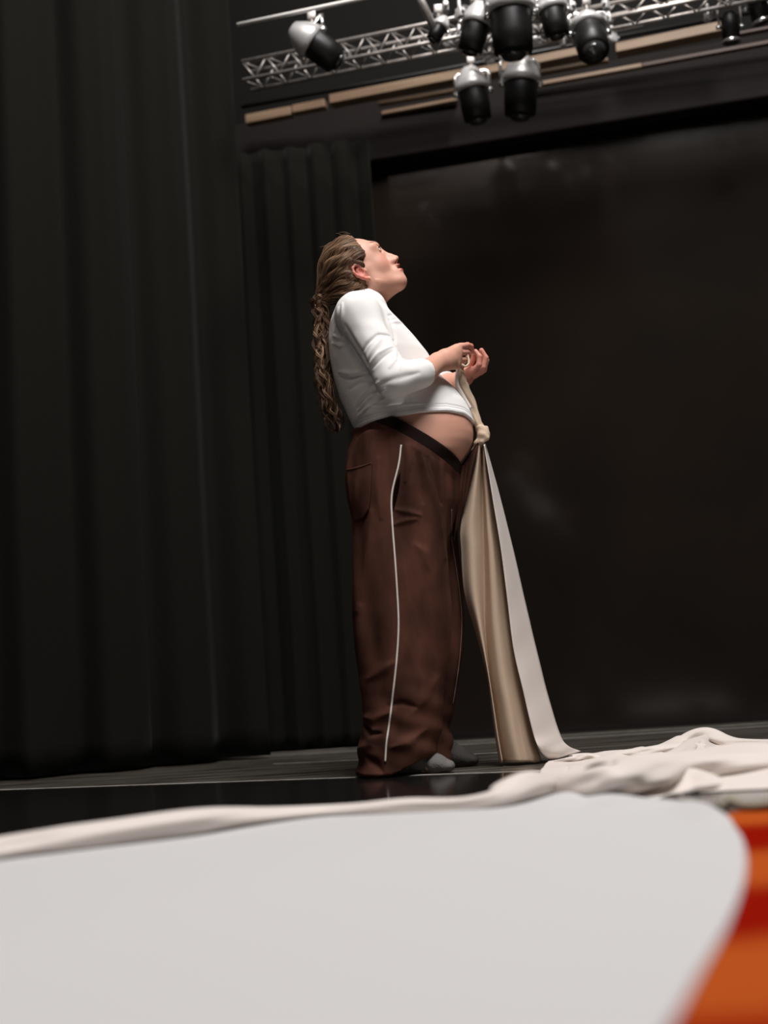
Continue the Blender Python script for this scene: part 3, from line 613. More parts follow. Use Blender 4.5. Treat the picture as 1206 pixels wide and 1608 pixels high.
# ------------------------------------------------------------------ hair
fh = Field((-.26, 3.66, 1.38), (.10, 4.05, 1.74), .0026)
EH = lambda c, r, **kw: fh.ell(H(*c), r, HR, **kw)
EH((-.106, 0, .134), (.100, .086, .097), k=0)
EH((-.130, 0, .105), (.078, .078, .095), k=.03)
fh.cone(H(-.150, 0, .10), P(520, 452, YP), .058, .036, .03); fh.cone(P(522, 455, YP), P(507, 470, YP), .032, .024, .02)
fh.cone(H(-.105, .035, .05), P(556, 456, YP-.03), .03, .022, .02); fh.cone(H(-.105, -.035, .05), P(556, 456, YP+.03), .03, .022, .02)
# cut the face area: in front of the hairline
hu_ = np.array([-.05, .04, .08, .125, .150, .171, .194, .213, .26]); hfv = np.array([-.124, -.120, -.100, -.064, -.050, -.048, -.052, -.050, -.048])
def face(x, y, z):
    px, py, pz = x-pivot[0], y-pivot[1], z-pivot[2]; f_ = px*HR[0, 0]+py*HR[1, 0]+pz*HR[2, 0]-.0895; u_ = px*HR[0, 2]+py*HR[1, 2]+pz*HR[2, 2]
    return np.interp(u_, hu_, hfv)-f_
fh.add(face, (-9, -9, -9), (9, 9, 9), .006, 's')
for sg in (-1, 1): fh.ell(H(-.107, sg*.088, .087), (.023, .020, .032), HR, k=.006, mode='s')
V, F = fh.mesh(); V = smoothV(V, F, 2, .4); N = vnormals(V, F); L = (V-pivot)@HR-np.array([.0895, 0, 0])
tie = np.array(P(507, 462, YP))
w1 = L-((tie-pivot)@HR-np.array([.0895, 0, 0])); az = np.arctan2(w1[:, 1], w1[:, 2]*.8+w1[:, 0]*.6)
strd = np.sin(az*46+6*np.sin(np.linalg.norm(w1, axis=1)*16+az*3)); st2 = np.sin(az*17+3*np.sin(np.linalg.norm(w1, axis=1)*22))
V = V+N*(.0016*strd+.0035*st2)[:, None]
hair = nmesh('hair', V-OFF, F, 'hair', person); hair['label'] = 'brown hair with blond streaks, swept back'
setattr_(hair, 'tone', np.clip(.12+.12*strd+.10*st2+.08*pseudo(L[:, 0]*60, L[:, 1]*60, L[:, 2]*60, 2), 0, 1))  # low base tone paints shade into bare patches between the strands
hb_ = BVHTree.FromPolygons([Vector(v) for v in V], [tuple(int(i) for i in f) for f in F])
class Strands:
    def __init__(s): s.V = []; s.F = []; s.T = []
    def add(s, pts, r_, tone):
        n = 4; k = len(pts); pts = np.array(pts); T = np.gradient(pts, axis=0); T /= np.linalg.norm(T, axis=1)[:, None]+1e-9
        ref = np.array([.3, .9, .1]); a_ = np.cross(T, ref); a_ /= np.linalg.norm(a_, axis=1)[:, None]+1e-9; b2 = np.cross(T, a_); o = len(s.V)
        for i in range(k):
            rr = r_*(1-.6*(i/(k-1))**3)
            for j in range(n):
                q_ = 2*math.pi*j/n; s.V.append(pts[i]+a_[i]*math.cos(q_)*rr+b2[i]*math.sin(q_)*rr); s.T.append(tone)
        for i in range(k-1):
            for j in range(n): s.F.append((o+i*n+j, o+i*n+(j+1) % n, o+(i+1)*n+(j+1) % n, o+(i+1)*n+j))
    def build(s, name, parent):
        o = nmesh(name, np.array(s.V)-OFF, np.array(s.F), 'hair', parent); setattr_(o, 'tone', s.T); return o
# strands combed back over the scalp
ss = Strands(); cc = H(-.108, 0, .12)
for i in range(1500):
    sg = -1 if i % 4 == 0 else 1
    u0 = random.uniform(.06, .225); s0 = sg*.090*random.random()**.55
    if u0 > .165: s0 *= random.uniform(.2, 1)
    f0 = float(np.interp(u0, hu_, hfv))-.003
    if .065 < u0 < .120: f0 = -.120
    p0 = H(f0, s0, u0); d0 = p0-cc; d1 = tie-cc; L0 = np.linalg.norm(d0); d0 /= L0; d1n = d1/np.linalg.norm(d1); om = math.acos(max(-1, min(1, float(d0@d1n)))); pts = []
    cl_ = math.sin(u0*170+3*math.sin(s0*60))+.6*math.sin(u0*410+s0*90)
    jit = random.uniform(-.001, .0022)+.0016*cl_; wv_ = .0035+.0015*math.sin(u0*90); ph = u0*70+random.uniform(-.4, .4); lf = random.random() < .03
    for t in np.linspace(0, 1, 20):
        dr = (math.sin((1-t)*om)*d0+math.sin(t*om)*d1n)/math.sin(om); side = np.cross(d0, d1n); side /= np.linalg.norm(side)+1e-9
        r_ = hb_.ray_cast(Vector(cc+dr*.4), Vector(-dr)); base = np.array(r_[0]) if r_[0] is not None else cc+dr*.1
        pts.append(base+dr*(jit*math.sin(min(1, t*5+.2)*1.57)+(.006*math.sin(math.pi*t) if lf else 0))+side*wv_*math.sin(t*9+ph))
    ss.add(pts, random.uniform(.0006, .0012), min(1, max(0, .38+.28*cl_+random.gauss(0, .14))))
for i in range(26):   # fly-away hairs at the crown
    p0 = H(random.uniform(-.13, -.04), random.uniform(-.03, .05), random.uniform(.205, .225)); d_ = HR@np.array([random.uniform(-.7, .3), random.uniform(-.3, .3), random.uniform(.4, 1)])
    ss.add([p0+d_*t*.022+HR[:, 0]*-.012*t*t for t in np.linspace(0, 1, 6)], .0005, .6)
for i in range(5):   # loose wisps in front of and below the ear
    p0 = H(-.112+random.uniform(-.006, .006), .078, .075); ss.add([p0+np.array([.004*math.sin(5*t+i)+.012*t*random.uniform(.5, 1), -.004, -.07*t]) for t in np.linspace(0, 1, 12)], .0004, .7)
def guided(pts, n, wd, tone, raw=False):
    P0 = np.array([H(*p) for p in pts])
    for i in range(n):
        o_ = np.array([random.gauss(0, wd*.3), random.gauss(0, wd*.3), random.gauss(0, wd)]); c_ = cr(P0+HR@o_, 16); out = []
        for p in c_:
            if raw: out.append(p); continue
            dr = p-cc; dr /= np.linalg.norm(dr); h_ = hb_.ray_cast(Vector(cc+dr*.4), Vector(-dr)); out.append((np.array(h_[0])+dr*random.uniform(.0008, .0016)) if h_[0] is not None else p)
        out = [out[0]]+[(out[k-1]+out[k]+out[k+1])/3 for k in range(1, 15)]+[out[-1]]
        ss.add(out, random.uniform(.0006, .0011), min(1, max(0, tone+random.gauss(0, .15))))
guided([(-.050, .068, .150), (-.075, .080, .146), (-.100, .085, .142), (-.125, .082, .125), (-.150, .070, .100)], 90, .005, .45)
guided([(-.053, .066, .126), (-.070, .078, .134), (-.095, .084, .139), (-.118, .084, .128), (-.140, .076, .10)], 90, .004, .45)
guided([(-.060, .078, .130), (-.074, .086, .132), (-.090, .0905, .133), (-.108, .0905, .130), (-.128, .086, .115), (-.150, .070, .10)], 120, .0045, .4, True)
guided([(-.046, .060, .165), (-.070, .074, .166), (-.100, .082, .160), (-.135, .080, .140), (-.165, .060, .11)], 60, .006, .6)
guided([(-.098, .082, .050), (-.104, .078, .038), (-.100, .072, .020), (-.092, .066, .012)], 5, .002, .95)
guided([(-.085, .084, .144), (-.108, .088, .138), (-.124, .084, .115), (-.128, .078, .085), (-.130, .066, .050)], 80, .004, .4)
guided([(-.118, .075, .075), (-.124, .070, .060), (-.140, .060, .045), (-.160, .04, .03)], 60, .006, .4)
ss.build('hair_strands', hair)
# ponytail of loose curls
pp = cr([(506, 462), (503, 474), (505, 492), (506, 520), (507, 550), (508, 580), (511, 610), (518, 640), (525, 662), (530, 680)], 70)
pr = np.interp(np.linspace(0, 1, 70), [0, .06, .13, .3, .5, .7, .85, .95, 1], [.022, .029, .020, .023, .025, .028, .034, .030, .020])
ctr = np.array([P(x, y, YP) for x, y in pp]); ctr[:, 1] += np.linspace(0, -.02, 70)
ps = Strands()
for lk in range(76):
    t0 = random.uniform(0, .10) if lk % 3 else random.uniform(0, .7); t1 = min(1.0, t0+random.uniform(.4, .8)) if lk % 3 else random.uniform(.86, 1.04)
    a0_ = random.uniform(0, 6.28); rr0 = math.sqrt(random.random())*.95; turn = random.uniform(28, 58)*random.choice((-1, 1)); ca = random.uniform(.004, .0085); ph = random.uniform(0, 6); tn = random.gauss(.48, .25)
    for st in range(8):
        dph = random.gauss(0, .28); dr_ = random.gauss(0, .0013); dz_ = random.gauss(0, .002); fz = random.random() < .12; pts = []
        for t in np.linspace(t0, t1, 64):
            k = min(69, max(0, t*69)); i0 = int(k); i1 = min(69, i0+1); c_ = ctr[i0]*(1-k+i0)+ctr[i1]*(k-i0); R_ = pr[i0]
            if t > 1: c_ = c_+np.array([0, 0, -(t-1)*.2])
            aa = a0_+.8*math.sin(t*5+ph); cr_ = (ca+dr_)*(1.5 if fz else 1)
            pts.append(c_+np.array([math.cos(aa)*R_*rr0+cr_*math.cos(t*turn+ph+dph), math.sin(aa)*R_*rr0+cr_*math.sin(t*turn+ph+dph), dz_]))
        ps.add(pts, random.uniform(.0006, .0012), min(1, max(0, tn+random.gauss(0, .12))))
core = cr(ctr, 24); ps.add(list(core), .011, .02)
po = ps.build('ponytail', hair); po['label'] = 'long curly brown ponytail'
MB().tube([tie+np.array([.004, 0, -.006])+np.array([.0, .024*math.cos(t), .0])+np.array([.5, 0, .8])*.023*math.sin(t) for t in np.linspace(0, 6.3, 24)], .005, 8).build('hair_tie', 'trousers', hair).location = tuple(-OFF)
# ------------------------------------------------------------------ long cloth
cl0 = G(820, 1195); cl0[2] = 0; cloth = empty('long_cloth', cl0)
tag(cloth, 'long cream cloth knotted at the belly, hanging down and spread over the stage floor', 'cloth'); CO = cl0
def csheet(name, rows_px, colsY, m, nr, nc, pleats=None, floor=None, thick=.0025, zmin=.004):
    """rows_px: list of rows, each a list of (x,y); colsY: matching depths"""
    A = np.array([[P(x, y, yy) for (x, y), yy in zip(r_, yr)] for r_, yr in zip(rows_px, colsY)])
    B = np.array([cr(A[i], nc) for i in range(len(A))]); C_ = np.stack([cr(B[:, j], nr) for j in range(nc)], 1)
    if pleats is not None: C_[:, :, 1] += pleats(np.linspace(0, 1, nr)[:, None], np.linspace(0, 1, nc)[None, :])
    C_[:, :, 2] = np.maximum(C_[:, :, 2], zmin); return grid_mesh(name, C_-CO, m, cloth, thick=thick)
ys = [697, 740, 784, 830, 864, 930, 985, 1060, 1110, 1155, 1197]
c0 = [750, 742, 732, 723, 724, 729, 745, 765, 772, 778, 785]; c1 = [757, 757, 757.5, 758, 759, 760.5, 762, 769, 777, 784, 792]
c3_ = [761, 767, 774, 781, 787, 795, 803, 816, 828, 838, 851]
rows = []; dep = []
for y, a_, b_, d_ in zip(ys, c0, c1, c3_):
    t = (y-697)/500; rows.append([(a_, y), (a_*.5+b_*.5, y), (b_, y), (b_*.65+d_*.35, y), (b_*.3+d_*.7, y), (d_, y)])
    dep.append([3.84+.03*t, 3.825+.0*t, 3.865+.0*t, 3.835-.02*t, 3.84-.01*t, 3.87+.03*t])
csheet('hanging_panel', rows, dep, 'cloth_shaded', 90, 50, lambda t, s: .010*t*np.sin(s*17+2*t)+.004*np.sin(s*31+t*3)*t)['label'] = 'inner panel hanging from the knot, its shade painted tan'
sl = [(760, 698), (767, 740), (774, 784), (787, 864), (797.5, 947), (806.5, 1019), (823, 1091), (837, 1150), (848, 1178), (862, 1194)]
sr = [(762, 697), (774, 740), (786, 784), (806, 864), (825, 947), (842, 1019), (860, 1091), (878, 1150), (890, 1170), (912, 1180)]
rows = []; dep = []
for i, (a_, b_) in enumerate(zip(sl, sr)):
    t = i/9; a_ = np.array(a_); b_ = np.array(b_); rows.append([tuple(a_*(1-q_)+b_*q_) for q_ in (0, .33, .66, 1)])
    ya = 3.80; yb = 3.86+.1*t; dep.append([ya, ya*.7+yb*.3-.004, ya*.35+yb*.65-.004, yb])
dep[-1] = [G(862, 1196)[1]-.02, 3.90, 3.95, 4.03]
csheet('hanging_strip', rows, dep, 'cloth_fold', 110, 14, lambda t, s: .0018*np.sin(t*57+s*3)*t)['label'] = 'paler outer strip hanging from the knot'
# piece held between hands and knot
def ctube(name, pts, rad, m, flat=1., lump=.0, n=22, res=40):
    A = cr([P(x, y, yy) for x, y, yy in pts], res); R_ = np.interp(np.linspace(0, 1, res), np.linspace(0, 1, len(rad)), rad)
    o = MB().tube(A-CO, list(R_), n, flat=flat, lump=lump).build(name, m, cloth); return o
ctube('held_end', [(724, 566, YP-.02), (723, 590, YP-.02), (727, 606, YP-.015), (734, 624, YP-.01), (744, 645, YP-.005), (751, 665, YP-.01), (756, 678, YP-.01)], [.006, .013, .017, .017, .013, .012, .014], 'cloth_shaded', .75, .13)['label'] = 'twisted end held in both hands'
ctube('held_end', [(719, 577, YP-.045), (717, 592, YP-.04), (719, 607, YP-.035), (727, 621, YP-.03), (739, 642, YP-.03)], [.004, .005, .006, .006, .005], 'cloth_fold', 1.3, .08)
ctube('held_loop', [(729, 585, YP-.05), (723, 578, YP-.055), (724, 572, YP-.06), (731, 575, YP-.06), (736, 570, YP-.055), (735, 560, YP-.045), (733, 555, YP-.04)], [.003, .0038, .004, .0036, .0034, .003, .002], 'cloth_shaded', .7, .15, 12)
# knot
kn = Field(P(700, 740, YP)-np.array([0, .12, 0]), P(790, 640, YP)+np.array([0, .12, 0]), .0025)
kp = lambda x, y, d: P(x, y, YP+d)
for a_, b_, ra, rb in ((kp(755, 673, -.015), kp(759, 684, -.02), .014, .017), (kp(759, 684, -.02), kp(751, 697, -.015), .015, .013), (kp(752, 696, -.01), kp(743, 709, -.005), .012, .007),
                   (kp(751, 668, 0), kp(763, 676, .01), .010, .010), (kp(764, 672, -.02), kp(766, 686, -.02), .007, .006), (kp(757, 694, -.03), kp(765, 688, -.03), .006, .006)):
    kn.cone(a_, b_, ra, rb, .008)
V4, F4 = kn.mesh(); V4 = smoothV(V4, F4, 2, .4); N4 = vnormals(V4, F4); q_ = V4*140
V4 = V4+N4*(.0007*np.sin(q_[:, 0]*1.1+q_[:, 2]*1.6+2*np.sin(q_[:, 1]*.4)))[:, None]; nmesh('knot', V4-CO, F4, 'cloth_shaded', cloth)
# brown flap of shaded cloth between belly and tan panel is the trousers' far side; floor cloth:
def coons(B, T, Lc, Rc, nr, nc):
    """image-plane boundary curves back(B), front(T), left, right -> ground points"""
    b_ = cr(B, nc); t_ = cr(T, nc); l_ = cr(Lc, nr); r_ = cr(Rc, nr); A = np.zeros((nr, nc, 2))
    u = np.linspace(0, 1, nc)[None, :, None]; v = np.linspace(0, 1, nr)[:, None, None]
    A = (1-v)*b_[None]+v*t_[None]+(1-u)*l_[:, None]+u*r_[:, None]-((1-u)*(1-v)*b_[0]+u*(1-v)*b_[-1]+(1-u)*v*t_[0]+u*v*t_[-1])
    return A
def ground(A): 
    W = np.zeros(A.shape[:2]+(3,))
    for i in range(A.shape[0]):
        for j in range(A.shape[1]): W[i, j] = G(A[i, j, 0], A[i, j, 1])
    return W
def ridge(W, pts, h, wd, asym=0., zoff=0):
    """raise W along a polyline given as ground positions in pixel frame"""
    C_ = np.array([G(x, y)[:2] for x, y in cr(pts, 24)]); q_ = W[..., :2].reshape(-1, 2); best = np.full(len(q_), 9.); tt = np.zeros(len(q_))
    for i in range(len(C_)-1):
        d = C_[i+1]-C_[i]; t = np.clip(((q_-C_[i])@d)/(d@d), 0, 1); e = np.linalg.norm(q_-C_[i]-t[:, None]*d, axis=1); m_ = e < best; best[m_] = e[m_]; tt[m_] = (i+t[m_])/(len(C_)-1)
    hh = np.interp(tt, np.linspace(0, 1, len(h)), h) if not np.isscalar(h) else h
    W[..., 2] += (hh*np.exp(-(best/wd)**2)).reshape(W.shape[:2])
# foreground sheet
A = coons([(-420, 1400), (-200, 1385), (0, 1350), (200, 1322), (400, 1298), (600, 1280), (780, 1272), (870, 1258), (925, 1242), (975, 1262), (1030, 1262), (1080, 1268), (1135, 1288)],
          [(-900, 2150), (-300, 2150), (300, 2150), (760, 2150)], [(-420, 1400), (-560, 1600), (-700, 1800), (-900, 2150)], [(1135, 1288), (1166, 1322), (1172, 1380), (1145, 1460), (1098, 1545), (1045, 1640), (900, 1870), (760, 2150)], 110, 200)
W = ground(A); W[..., 2] += .006+.003*pseudo(W[..., 0]*5, W[..., 1]*4, 0, 3)
ed = np.minimum(1, np.linspace(0, 1, 200)[::-1]*30)[None, :]; W[..., 2] = W[..., 2]*(.35+.65*ed)+.003
ridge(W, [(870, 1275), (925, 1256), (985, 1275)], .012, .05); ridge(W, [(1030, 1275), (1090, 1278), (1135, 1300)], .010, .04)
W[..., 2] = np.maximum(W[..., 2], .0045)
grid_mesh('floor_spread', W-CO, 'cloth', cloth, thick=.002)['label'] = 'flat pale expanse in the foreground'
# rolled back edge, left to centre
def roll(name, base, tops, m, seed, rmax=.05, res=150, n=28):
    """a soft roll whose bottom line follows base px on the floor and top line follows tops px"""
    b_ = cr(base, res); t_ = cr(tops, res); V_ = []
    for i in range(res):
        g = G(*b_[i]); x, y = t_[i]; # height from the top line at the same depth plus half width
        R_ = .02
        for _ in range(4):
            tp = P(x, y, g[1]+R_*1.0); hgt = max(.006, tp[2]-.004); R_ = min(rmax, hgt*.9)*min(1, .25+4*min(i, res-1-i)/res)
        V_.append((g, hgt, R_))
    pts = []; k = len(V_)
    for i in range(k):
        g, hgt, R_ = V_[i]; g2 = V_[min(i+1, k-1)][0]-V_[max(i-1, 0)][0]; g2[2] = 0; g2 /= np.linalg.norm(g2); nrm = np.array([-g2[1], g2[0], 0])
        if nrm[1] < 0: nrm = -nrm
        c_ = g+nrm*R_
        row = []
        for j in range(n):
            q_ = 2*math.pi*j/n; l_ = 1+.10*math.sin(3*q_+i*.09+seed)+.08*math.sin(5*q_-i*.13)
            z = hgt/2+.004+math.sin(q_)*hgt/2*(1 if math.sin(q_) > 0 else .96); row.append(c_+nrm*(-math.cos(q_))*R_*l_+np.array([0, 0, max(.0035, z)]))
        pts.append(row)
    B_ = np.array(pts); F_ = [(i*n+j, i*n+(j+1) % n, (i+1)*n+(j+1) % n, (i+1)*n+j) for i in range(k-1) for j in range(n)]+[tuple(range(n-1, -1, -1)), tuple((k-1)*n+j for j in range(n))]
    return link(name, B_.reshape(-1, 3)-CO, F_, m, cloth)
roll('rolled_edge', [(-330, 1412), (-150, 1388), (0, 1360), (110, 1347), (225, 1333), (320, 1320), (400, 1305), (500, 1291), (600, 1287), (700, 1283), (790, 1279), (850, 1268), (905, 1250)],
     [(-330, 1350), (-150, 1338), (0, 1316), (80, 1300), (150, 1288), (230, 1276), (280, 1270), (350, 1272), (430, 1270), (510, 1262), (600, 1260), (690, 1240), (790, 1213), (905, 1222)], 'cloth_fold', 1.0)['label'] = 'soft rolled back edge'
# bunched cloth at right: heaped folds
A = coons([(862, 1197), (905, 1190), (960, 1183), (1030, 1178), (1100, 1172), (1160, 1172), (1260, 1172)], [(850, 1272), (905, 1268), (970, 1266), (1020, 1262), (1060, 1250), (1130, 1246), (1260, 1240)],
          [(862, 1197), (850, 1215), (845, 1245), (850, 1272)], [(1260, 1172), (1262, 1195), (1262, 1215), (1260, 1240)], 190, 320)
W = ground(A); W[..., 2] = .004+.003*(1+pseudo(W[..., 0]*9, W[..., 1]*7, 0, 4))
ridge(W, [(905, 1188), (950, 1187), (1000, 1183), (1060, 1178)], [.004, .020, .024, .035], .05)
ridge(W, [(1020, 1188), (1060, 1180), (1105, 1172), (1150, 1174), (1260, 1180)], [.01, .025, .065, .022, .028], .055)
ridge(W, [(1090, 1195), (1105, 1182), (1112, 1174)], [.0, .03, .01], .025)
ridge(W, [(950, 1196), (1010, 1190), (1060, 1192)], [.005, .02, .005], .03); ridge(W, [(880, 1196), (915, 1190), (930, 1182)], [.008, .014, .01], .02)
ridge(W, [(860, 1216), (900, 1212), (960, 1212), (1080, 1208), (1260, 1205)], [.0, .012, .022, .045, .045], .08)
ridge(W, [(870, 1240), (960, 1236), (1060, 1228), (1140, 1224), (1260, 1220)], [.015, .032, .040, .035, .030], .07)
ridge(W, [(1000, 1254), (1080, 1238), (1140, 1240), (1260, 1232)], [.01, .03, .015, .04], .035)
ridge(W, [(900, 1200), (940, 1204), (1000, 1198)], [-.0, -.012, 0], .02); ridge(W, [(1120, 1238), (1150, 1234), (1180, 1236)], [0, -.04, 0], .025)
fx = .007*np.sin(W[..., 1]*9+W[..., 0]*26+2*np.sin(W[..., 1]*3+W[..., 0]*5)); W[..., 2] += fx*np.clip(W[..., 2]/.05, 0, 1)
vv = np.linspace(0, 1, 190)[:, None]; W[..., 2] *= np.clip(np.minimum(vv*9, (1-vv)*10), .12, 1)**.7
W[..., 2] = np.maximum(W[..., 2], .0045); grid_mesh('floor_folds', W-CO, 'cloth_fold', cloth, thick=.002)['label'] = 'bunched folds lying at right'
roll('fold', [(875, 1262), (930, 1266), (985, 1264), (1040, 1252), (1095, 1236), (1160, 1228), (1270, 1222)], [(875, 1218), (930, 1200), (985, 1194), (1040, 1190), (1095, 1184), (1160, 1181), (1270, 1178)], 'cloth_fold', 2.0, rmax=.10)
roll('fold', [(935, 1195), (975, 1194), (1020, 1192), (1075, 1188), (1110, 1186)], [(935, 1188), (975, 1178), (1020, 1172), (1060, 1166), (1110, 1168)], 'cloth_fold', 4.0, rmax=.05)
roll('fold', [(1030, 1182), (1070, 1179), (1105, 1177), (1150, 1177), (1270, 1176)], [(1030, 1176), (1070, 1157), (1105, 1142), (1150, 1159), (1270, 1161)], 'cloth_fold', 5.5, rmax=.028)
roll('fold', [(985, 1206), (1030, 1204), (1075, 1196), (1104, 1184), (1116, 1176)], [(985, 1199), (1030, 1186), (1075, 1176), (1104, 1160), (1116, 1152)], 'cloth_fold', 7.0, rmax=.035)
roll('fold', [(870, 1200), (900, 1200), (925, 1197), (950, 1196)], [(870, 1195), (900, 1186), (925, 1182), (950, 1190)], 'cloth_fold', 3.0, rmax=.03)
roll('fold', [(1075, 1250), (1110, 1246), (1150, 1240), (1200, 1236), (1270, 1236)], [(1075, 1243), (1110, 1228), (1150, 1226), (1200, 1214), (1270, 1216)], 'cloth_fold', 9.0, rmax=.03)
# orange cloth in the front right corner
A = coons([(1120, 1284), (1180, 1274), (1240, 1270), (1420, 1272)], [(700, 2150), (1000, 2150), (1400, 2150), (2000, 2150)], [(1120, 1284), (1150, 1330), (1155, 1400), (1120, 1480), (1030, 1620), (700, 2150)], [(1420, 1272), (1500, 1450), (1700, 1700), (2000, 2150)], 90, 80)
W = ground(A); W[..., 2] = .004+.002*(1+pseudo(W[..., 0]*9, W[..., 1]*12, 0, 1)); k = .05+0*W[..., 0]
W[..., 2] += .012*np.exp(-((W[..., 1]-1.18)/.06)**2)*np.clip((W[..., 0]-.30)/.1, 0, 1)+.012*np.exp(-((W[..., 1]-1.65)/.07)**2)*np.clip((W[..., 0]-.55)/.1, 0, 1)
W[..., 2] -= .0035; W[..., 2] = np.maximum(W[..., 2], .0030)
tag(grid_mesh('orange_cloth', W, 'orange', thick=.0008), 'orange cloth with fold shade painted red, on the floor in the near right corner beside the cream cloth', 'cloth')
# olive scrap
sc = MB(); bs = G(1150, 1272); sc.tube(cr([G(1130, 1278)+[0, 0, .010], G(1150, 1276)+[0, 0, .018], G(1175, 1277)+[0, 0, .012], G(1250, 1274)+[0, 0, .018]], 30), list(np.interp(np.linspace(0, 1, 30), [0, .3, .6, 1], [.006, .014, .009, .014])), 14, flat=.8, lump=.1)
M['olive'] = mat('olive_cloth', (.27, .25, .19), .9)
tag(sc.build('olive_cloth', 'olive'), 'crumpled olive grey cloth between the orange cloth and the cream folds', 'cloth')
# ------------------------------------------------------------------ overhead rig
def pipe(name, a, b, r_, m, label, cat='pipe', ext=0.):
    a = np.array(a); b = np.array(b); d = b-a; return tag(MB().tube([a, a+d*.5, b+d*ext], r_, 14).build(name, m), label, cat)
wp0 = G(373, 39, 2.98); wp1 = G(600, -9, 2.98)
pipe('white_pipe', wp0, wp1, .0085, 'white_metal', 'white pipe across the top beside the curtain', ext=1.0)
def truss(name, a, b, w_, h_, label, nb=14, r_=.0085):
    a = np.array(a, float); b = np.array(b, float); t = empty(name, a); d = b-a; L_ = np.linalg.norm(d); d /= L_; sd = np.array([-d[1], d[0], 0]); sd /= np.linalg.norm(sd); sd *= (1 if sd[1] > 0 else -1); up = np.array([0, 0, 1.])
    cs = [(0, 0), (w_, 0), (0, -h_), (w_, -h_)]
    for i, j in cs: o = MB().tube([sd*i+up*j, sd*i+up*j+d*L_], r_, 12).build('chord', 'alu', t)
    for q0, q1 in ((0, 1), (2, 3), (0, 2), (1, 3)):
        mb = MB()
        for k in range(nb):
            s0, s1 = k*L_/nb, (k+.5)*L_/nb; c0_, c1_ = cs[q0], cs[q1]
            mb.tube([sd*c0_[0]+up*c0_[1]+d*s0, sd*c1_[0]+up*c1_[1]+d*s1], r_*.42, 6); mb.tube([sd*c1_[0]+up*c1_[1]+d*s1, sd*c0_[0]+up*c0_[1]+d*(s0+L_/nb)], r_*.42, 6)
        mb.build('bracing', 'alu', t)
    return tag(t, label, 'truss')
truss('lighting_truss', G(380, 97, 2.98), G(860, -2, 2.98), .10, .085, 'pale metal box truss over the woman, starting at the curtain', 12)
truss('lighting_truss', G(735, 52, 3.0), G(1320, -69, 3.0), .10, .06, 'metal box truss behind the lamp cluster running to the right', 12, .009)
pipe('black_pipe', G(380, 168, 3.0), G(800, 90, 3.0), .010, 'lamp_black', 'black pipe just above the wood boards', ext=1.2)
pipe('upright_pipe', G(655, -12, 3.0), G(690, 62, 2.86), .016, 'alu', 'slanting pale pipe coming down to the truss')
pipe('conduit', G(520, 116, 2.98), G(600, 102, 2.98), .008, 'alu', 'short pale conduit under the left truss beside the lamp')
pipe('conduit', G(905, 60, 3.0), G(1010, 40, 3.0), .007, 'alu', 'thin pale conduit beside the round black lamp')
def rot(ax, ang):
    ax = np.array(ax, float); ax /= np.linalg.norm(ax); c, s = math.cos(ang), math.sin(ang); K = np.array([[0, -ax[2], ax[1]], [ax[2], 0, -ax[0]], [-ax[1], ax[0], 0]]); return np.eye(3)+s*K+(1-c)*K@K
def lamp(px, py, z, sc_, aim, label, kind='par', up=.14):
    """stage light: housing centre at the pixel, lens towards aim (world direction)"""
    c = G(px, py, z); t = empty('stage_light', c); aim = np.array(aim, float); aim /= np.linalg.norm(aim); zz = -aim; xx = np.cross([0, 1, .01], zz); xx /= np.linalg.norm(xx); R_ = np.stack([xx, np.cross(zz, xx), zz], 1)
    s_ = sc_
    if kind == 'par':
        MB().lathe([(.052*s_, -.10*s_), (.055*s_, -.10*s_), (.055*s_, .04*s_), (.048*s_, .07*s_), (.03*s_, .095*s_), (.012*s_, .10*s_)], 28, (0, 0, 0), R_).build('housing', 'lamp_black', t)
        MB().lathe([(.060*s_, -.104*s_), (.060*s_, -.09*s_), (.055*s_, -.088*s_)], 28, (0, 0, 0), R_).build('front_ring', 'chrome', t)
        MB().lathe([(.050*s_, -.100*s_), (.040*s_, -.108*s_), (.02*s_, -.113*s_), (.002, -.115*s_)], 24, (0, 0, 0), R_).build('lens', 'lens', t)
    else:
        MB().lathe([(.045*s_, -.12*s_), (.058*s_, -.115*s_), (.062*s_, -.06*s_), (.062*s_, .05*s_), (.045*s_, .07*s_)], 28, (0, 0, 0), R_).build('housing', 'lamp_black', t)
        MB().lathe([(.063*s_, .005*s_), (.074*s_, .010*s_), (.072*s_, .03*s_), (.055*s_, .07*s_), (.030*s_, .105*s_), (.015*s_, .11*s_)], 28, (0, 0, 0), R_).build('cap', 'pale_metal', t)
        MB().lathe([(.046*s_, -.12*s_), (.030*s_, -.135*s_), (.002, -.142*s_)], 24, (0, 0, 0), R_).build('lens', 'lens', t)
    y_ = MB(); w_ = .072*s_; tp = np.array([0, 0, up]); sx = xx
    y_.tube([sx*w_, sx*w_+tp*.55, sx*w_*.8+tp*.62, -sx*w_*.8+tp*.62, -sx*w_+tp*.55, -sx*w_], .006*s_+.001, 8); y_.build('yoke', 'chrome' if kind != 'par' else 'alu', t)
    cl = MB(); cl.tube([tp*.6, tp], .010, 10); cl.box(tp, (.035, .03, .035)); cl.build('clamp', 'alu', t, bevel=.003)
    for sg in (-1, 1): MB().tube([sx*w_*.8*sg, sx*(w_+.012)*sg], .012*s_, 10).build('knob', 'chrome', t)
    return tag(t, label, 'stage light')
lamp(492, 68, 2.88, 1.0, (.75, .25, -.55), 'black stage light with silver barrel hanging alone from the white pipe', 'moving', .12)
lamp(743, 145, 2.83, 1.05, (.1, .1, -1), 'stage light hanging low with pale cap, left of the lowest pair', 'moving', .15)
lamp(818, 132, 2.80, 1.15, (-.1, .15, -1), 'stage light hanging lowest in the cluster, right of the lowest pair', 'moving', .18)
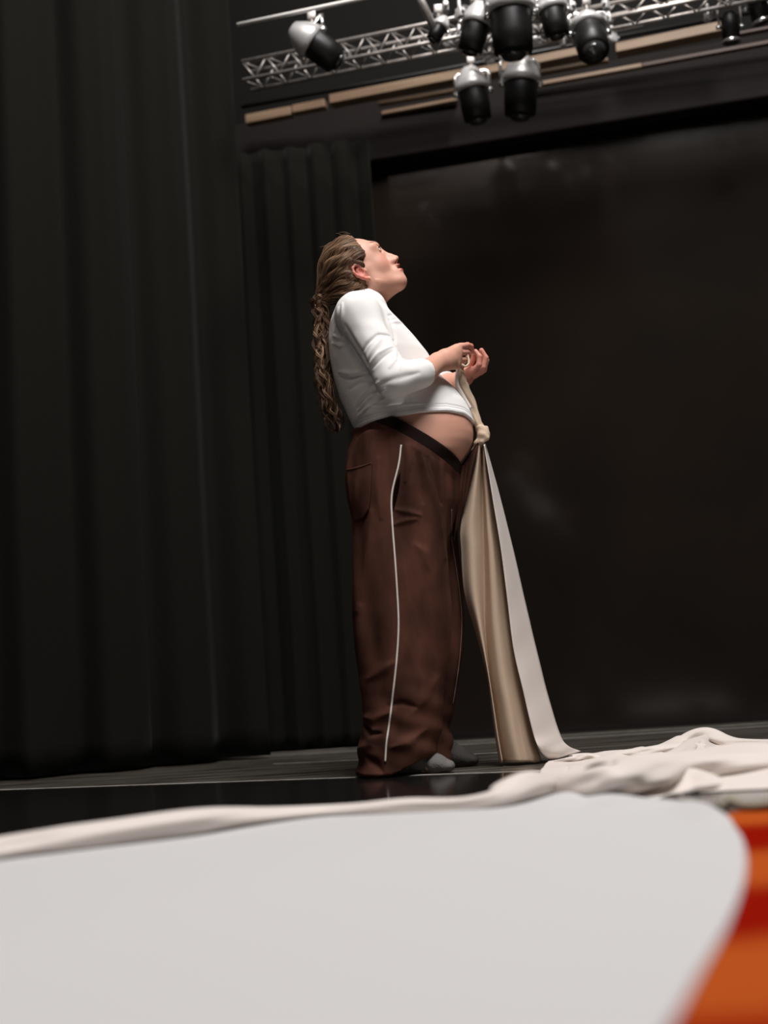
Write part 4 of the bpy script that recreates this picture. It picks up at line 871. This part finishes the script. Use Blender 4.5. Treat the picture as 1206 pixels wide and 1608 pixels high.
lamp(925, 52, 2.86, 1.1, (0, -.45, -.8), 'round black stage light with pale crown at the right of the cluster', 'moving', .14)
lamp(802, 22, 2.90, 1.35, (0, .1, -1), 'big black stage light at the top of the cluster', 'moving', .16)
lamp(868, 18, 2.92, .85, (.1, .1, -1), 'small stage light between the big one and the round one', 'moving', .12)
lamp(748, 40, 2.92, .9, (-.3, .2, -.9), 'stage light at the upper left of the cluster beside the slanting pipe', 'moving', .12)
lamp(1147, 42, 2.87, .65, (0, .1, -1), 'small black stage light on a pale bracket near the right edge', 'par', .17)
lamp(1190, 10, 2.93, .7, (.2, .1, -1), 'dark stage light cut by the top right corner', 'par', .12)
lamp(690, 44, 2.9, .5, (-.5, 0, -.8), 'small stage light clamped to the slanting pipe', 'moving', .08)
def wbox(px, py, z, sz, label):
    c = G(px, py, z); t = empty('glint_box', c); MB().box((0, 0, 0), sz).build('case', 'white_metal', t, smooth=False, bevel=.004)  # white case added in place of a bright glint on rig metal
    MB().tube([(0, 0, sz[2]/2), (0, 0, sz[2]/2+.06)], .006, 8).build('bracket', 'alu', t); return tag(t, label, 'box')
wbox(855, 44, 2.92, (.04, .03, .06), 'white box added as a glint in the lamp cluster, the one further left'); wbox(890, 42, 2.92, (.035, .03, .055), 'white box added as a glint in the lamp cluster beside the round lamp')
wbox(776, 62, 2.94, (.06, .03, .03), 'white box added as a glint under the big lamp of the cluster')

def clamp(px, py, z):
    c = G(px, py, z); t = MB(); a_ = random.uniform(0, 3); R_ = rot((0, 0, 1), a_)
    t.box((0, 0, 0), (.034, .022, .040), R_); t.tube([R_@np.array([-.03, 0, .0]), R_@np.array([.03, 0, 0])], .009, 10); t.tube([(0, 0, .0), (0, 0, .055)], .008, 10)  # pale pieces added to give the lamp cluster more glints
    o = t.build('glint_clamp', 'pale_metal', bevel=.003); o.location = tuple(c); tag(o, 'small pale metal clamp added as a glint among the stage lights', 'clamp', 'pale clamps added as glints above the lights')
for px, py in ((722, 20), (722, 58), (706, 66), (772, 10), (776, 30), (834, 12), (838, 62), (846, 28), (898, 12), (905, 36), (952, 8), (956, 30), (826, 82), (770, 92), (962, 60), (1112, 26), (700, 12), (884, 66)):
    clamp(px, py, 2.93)
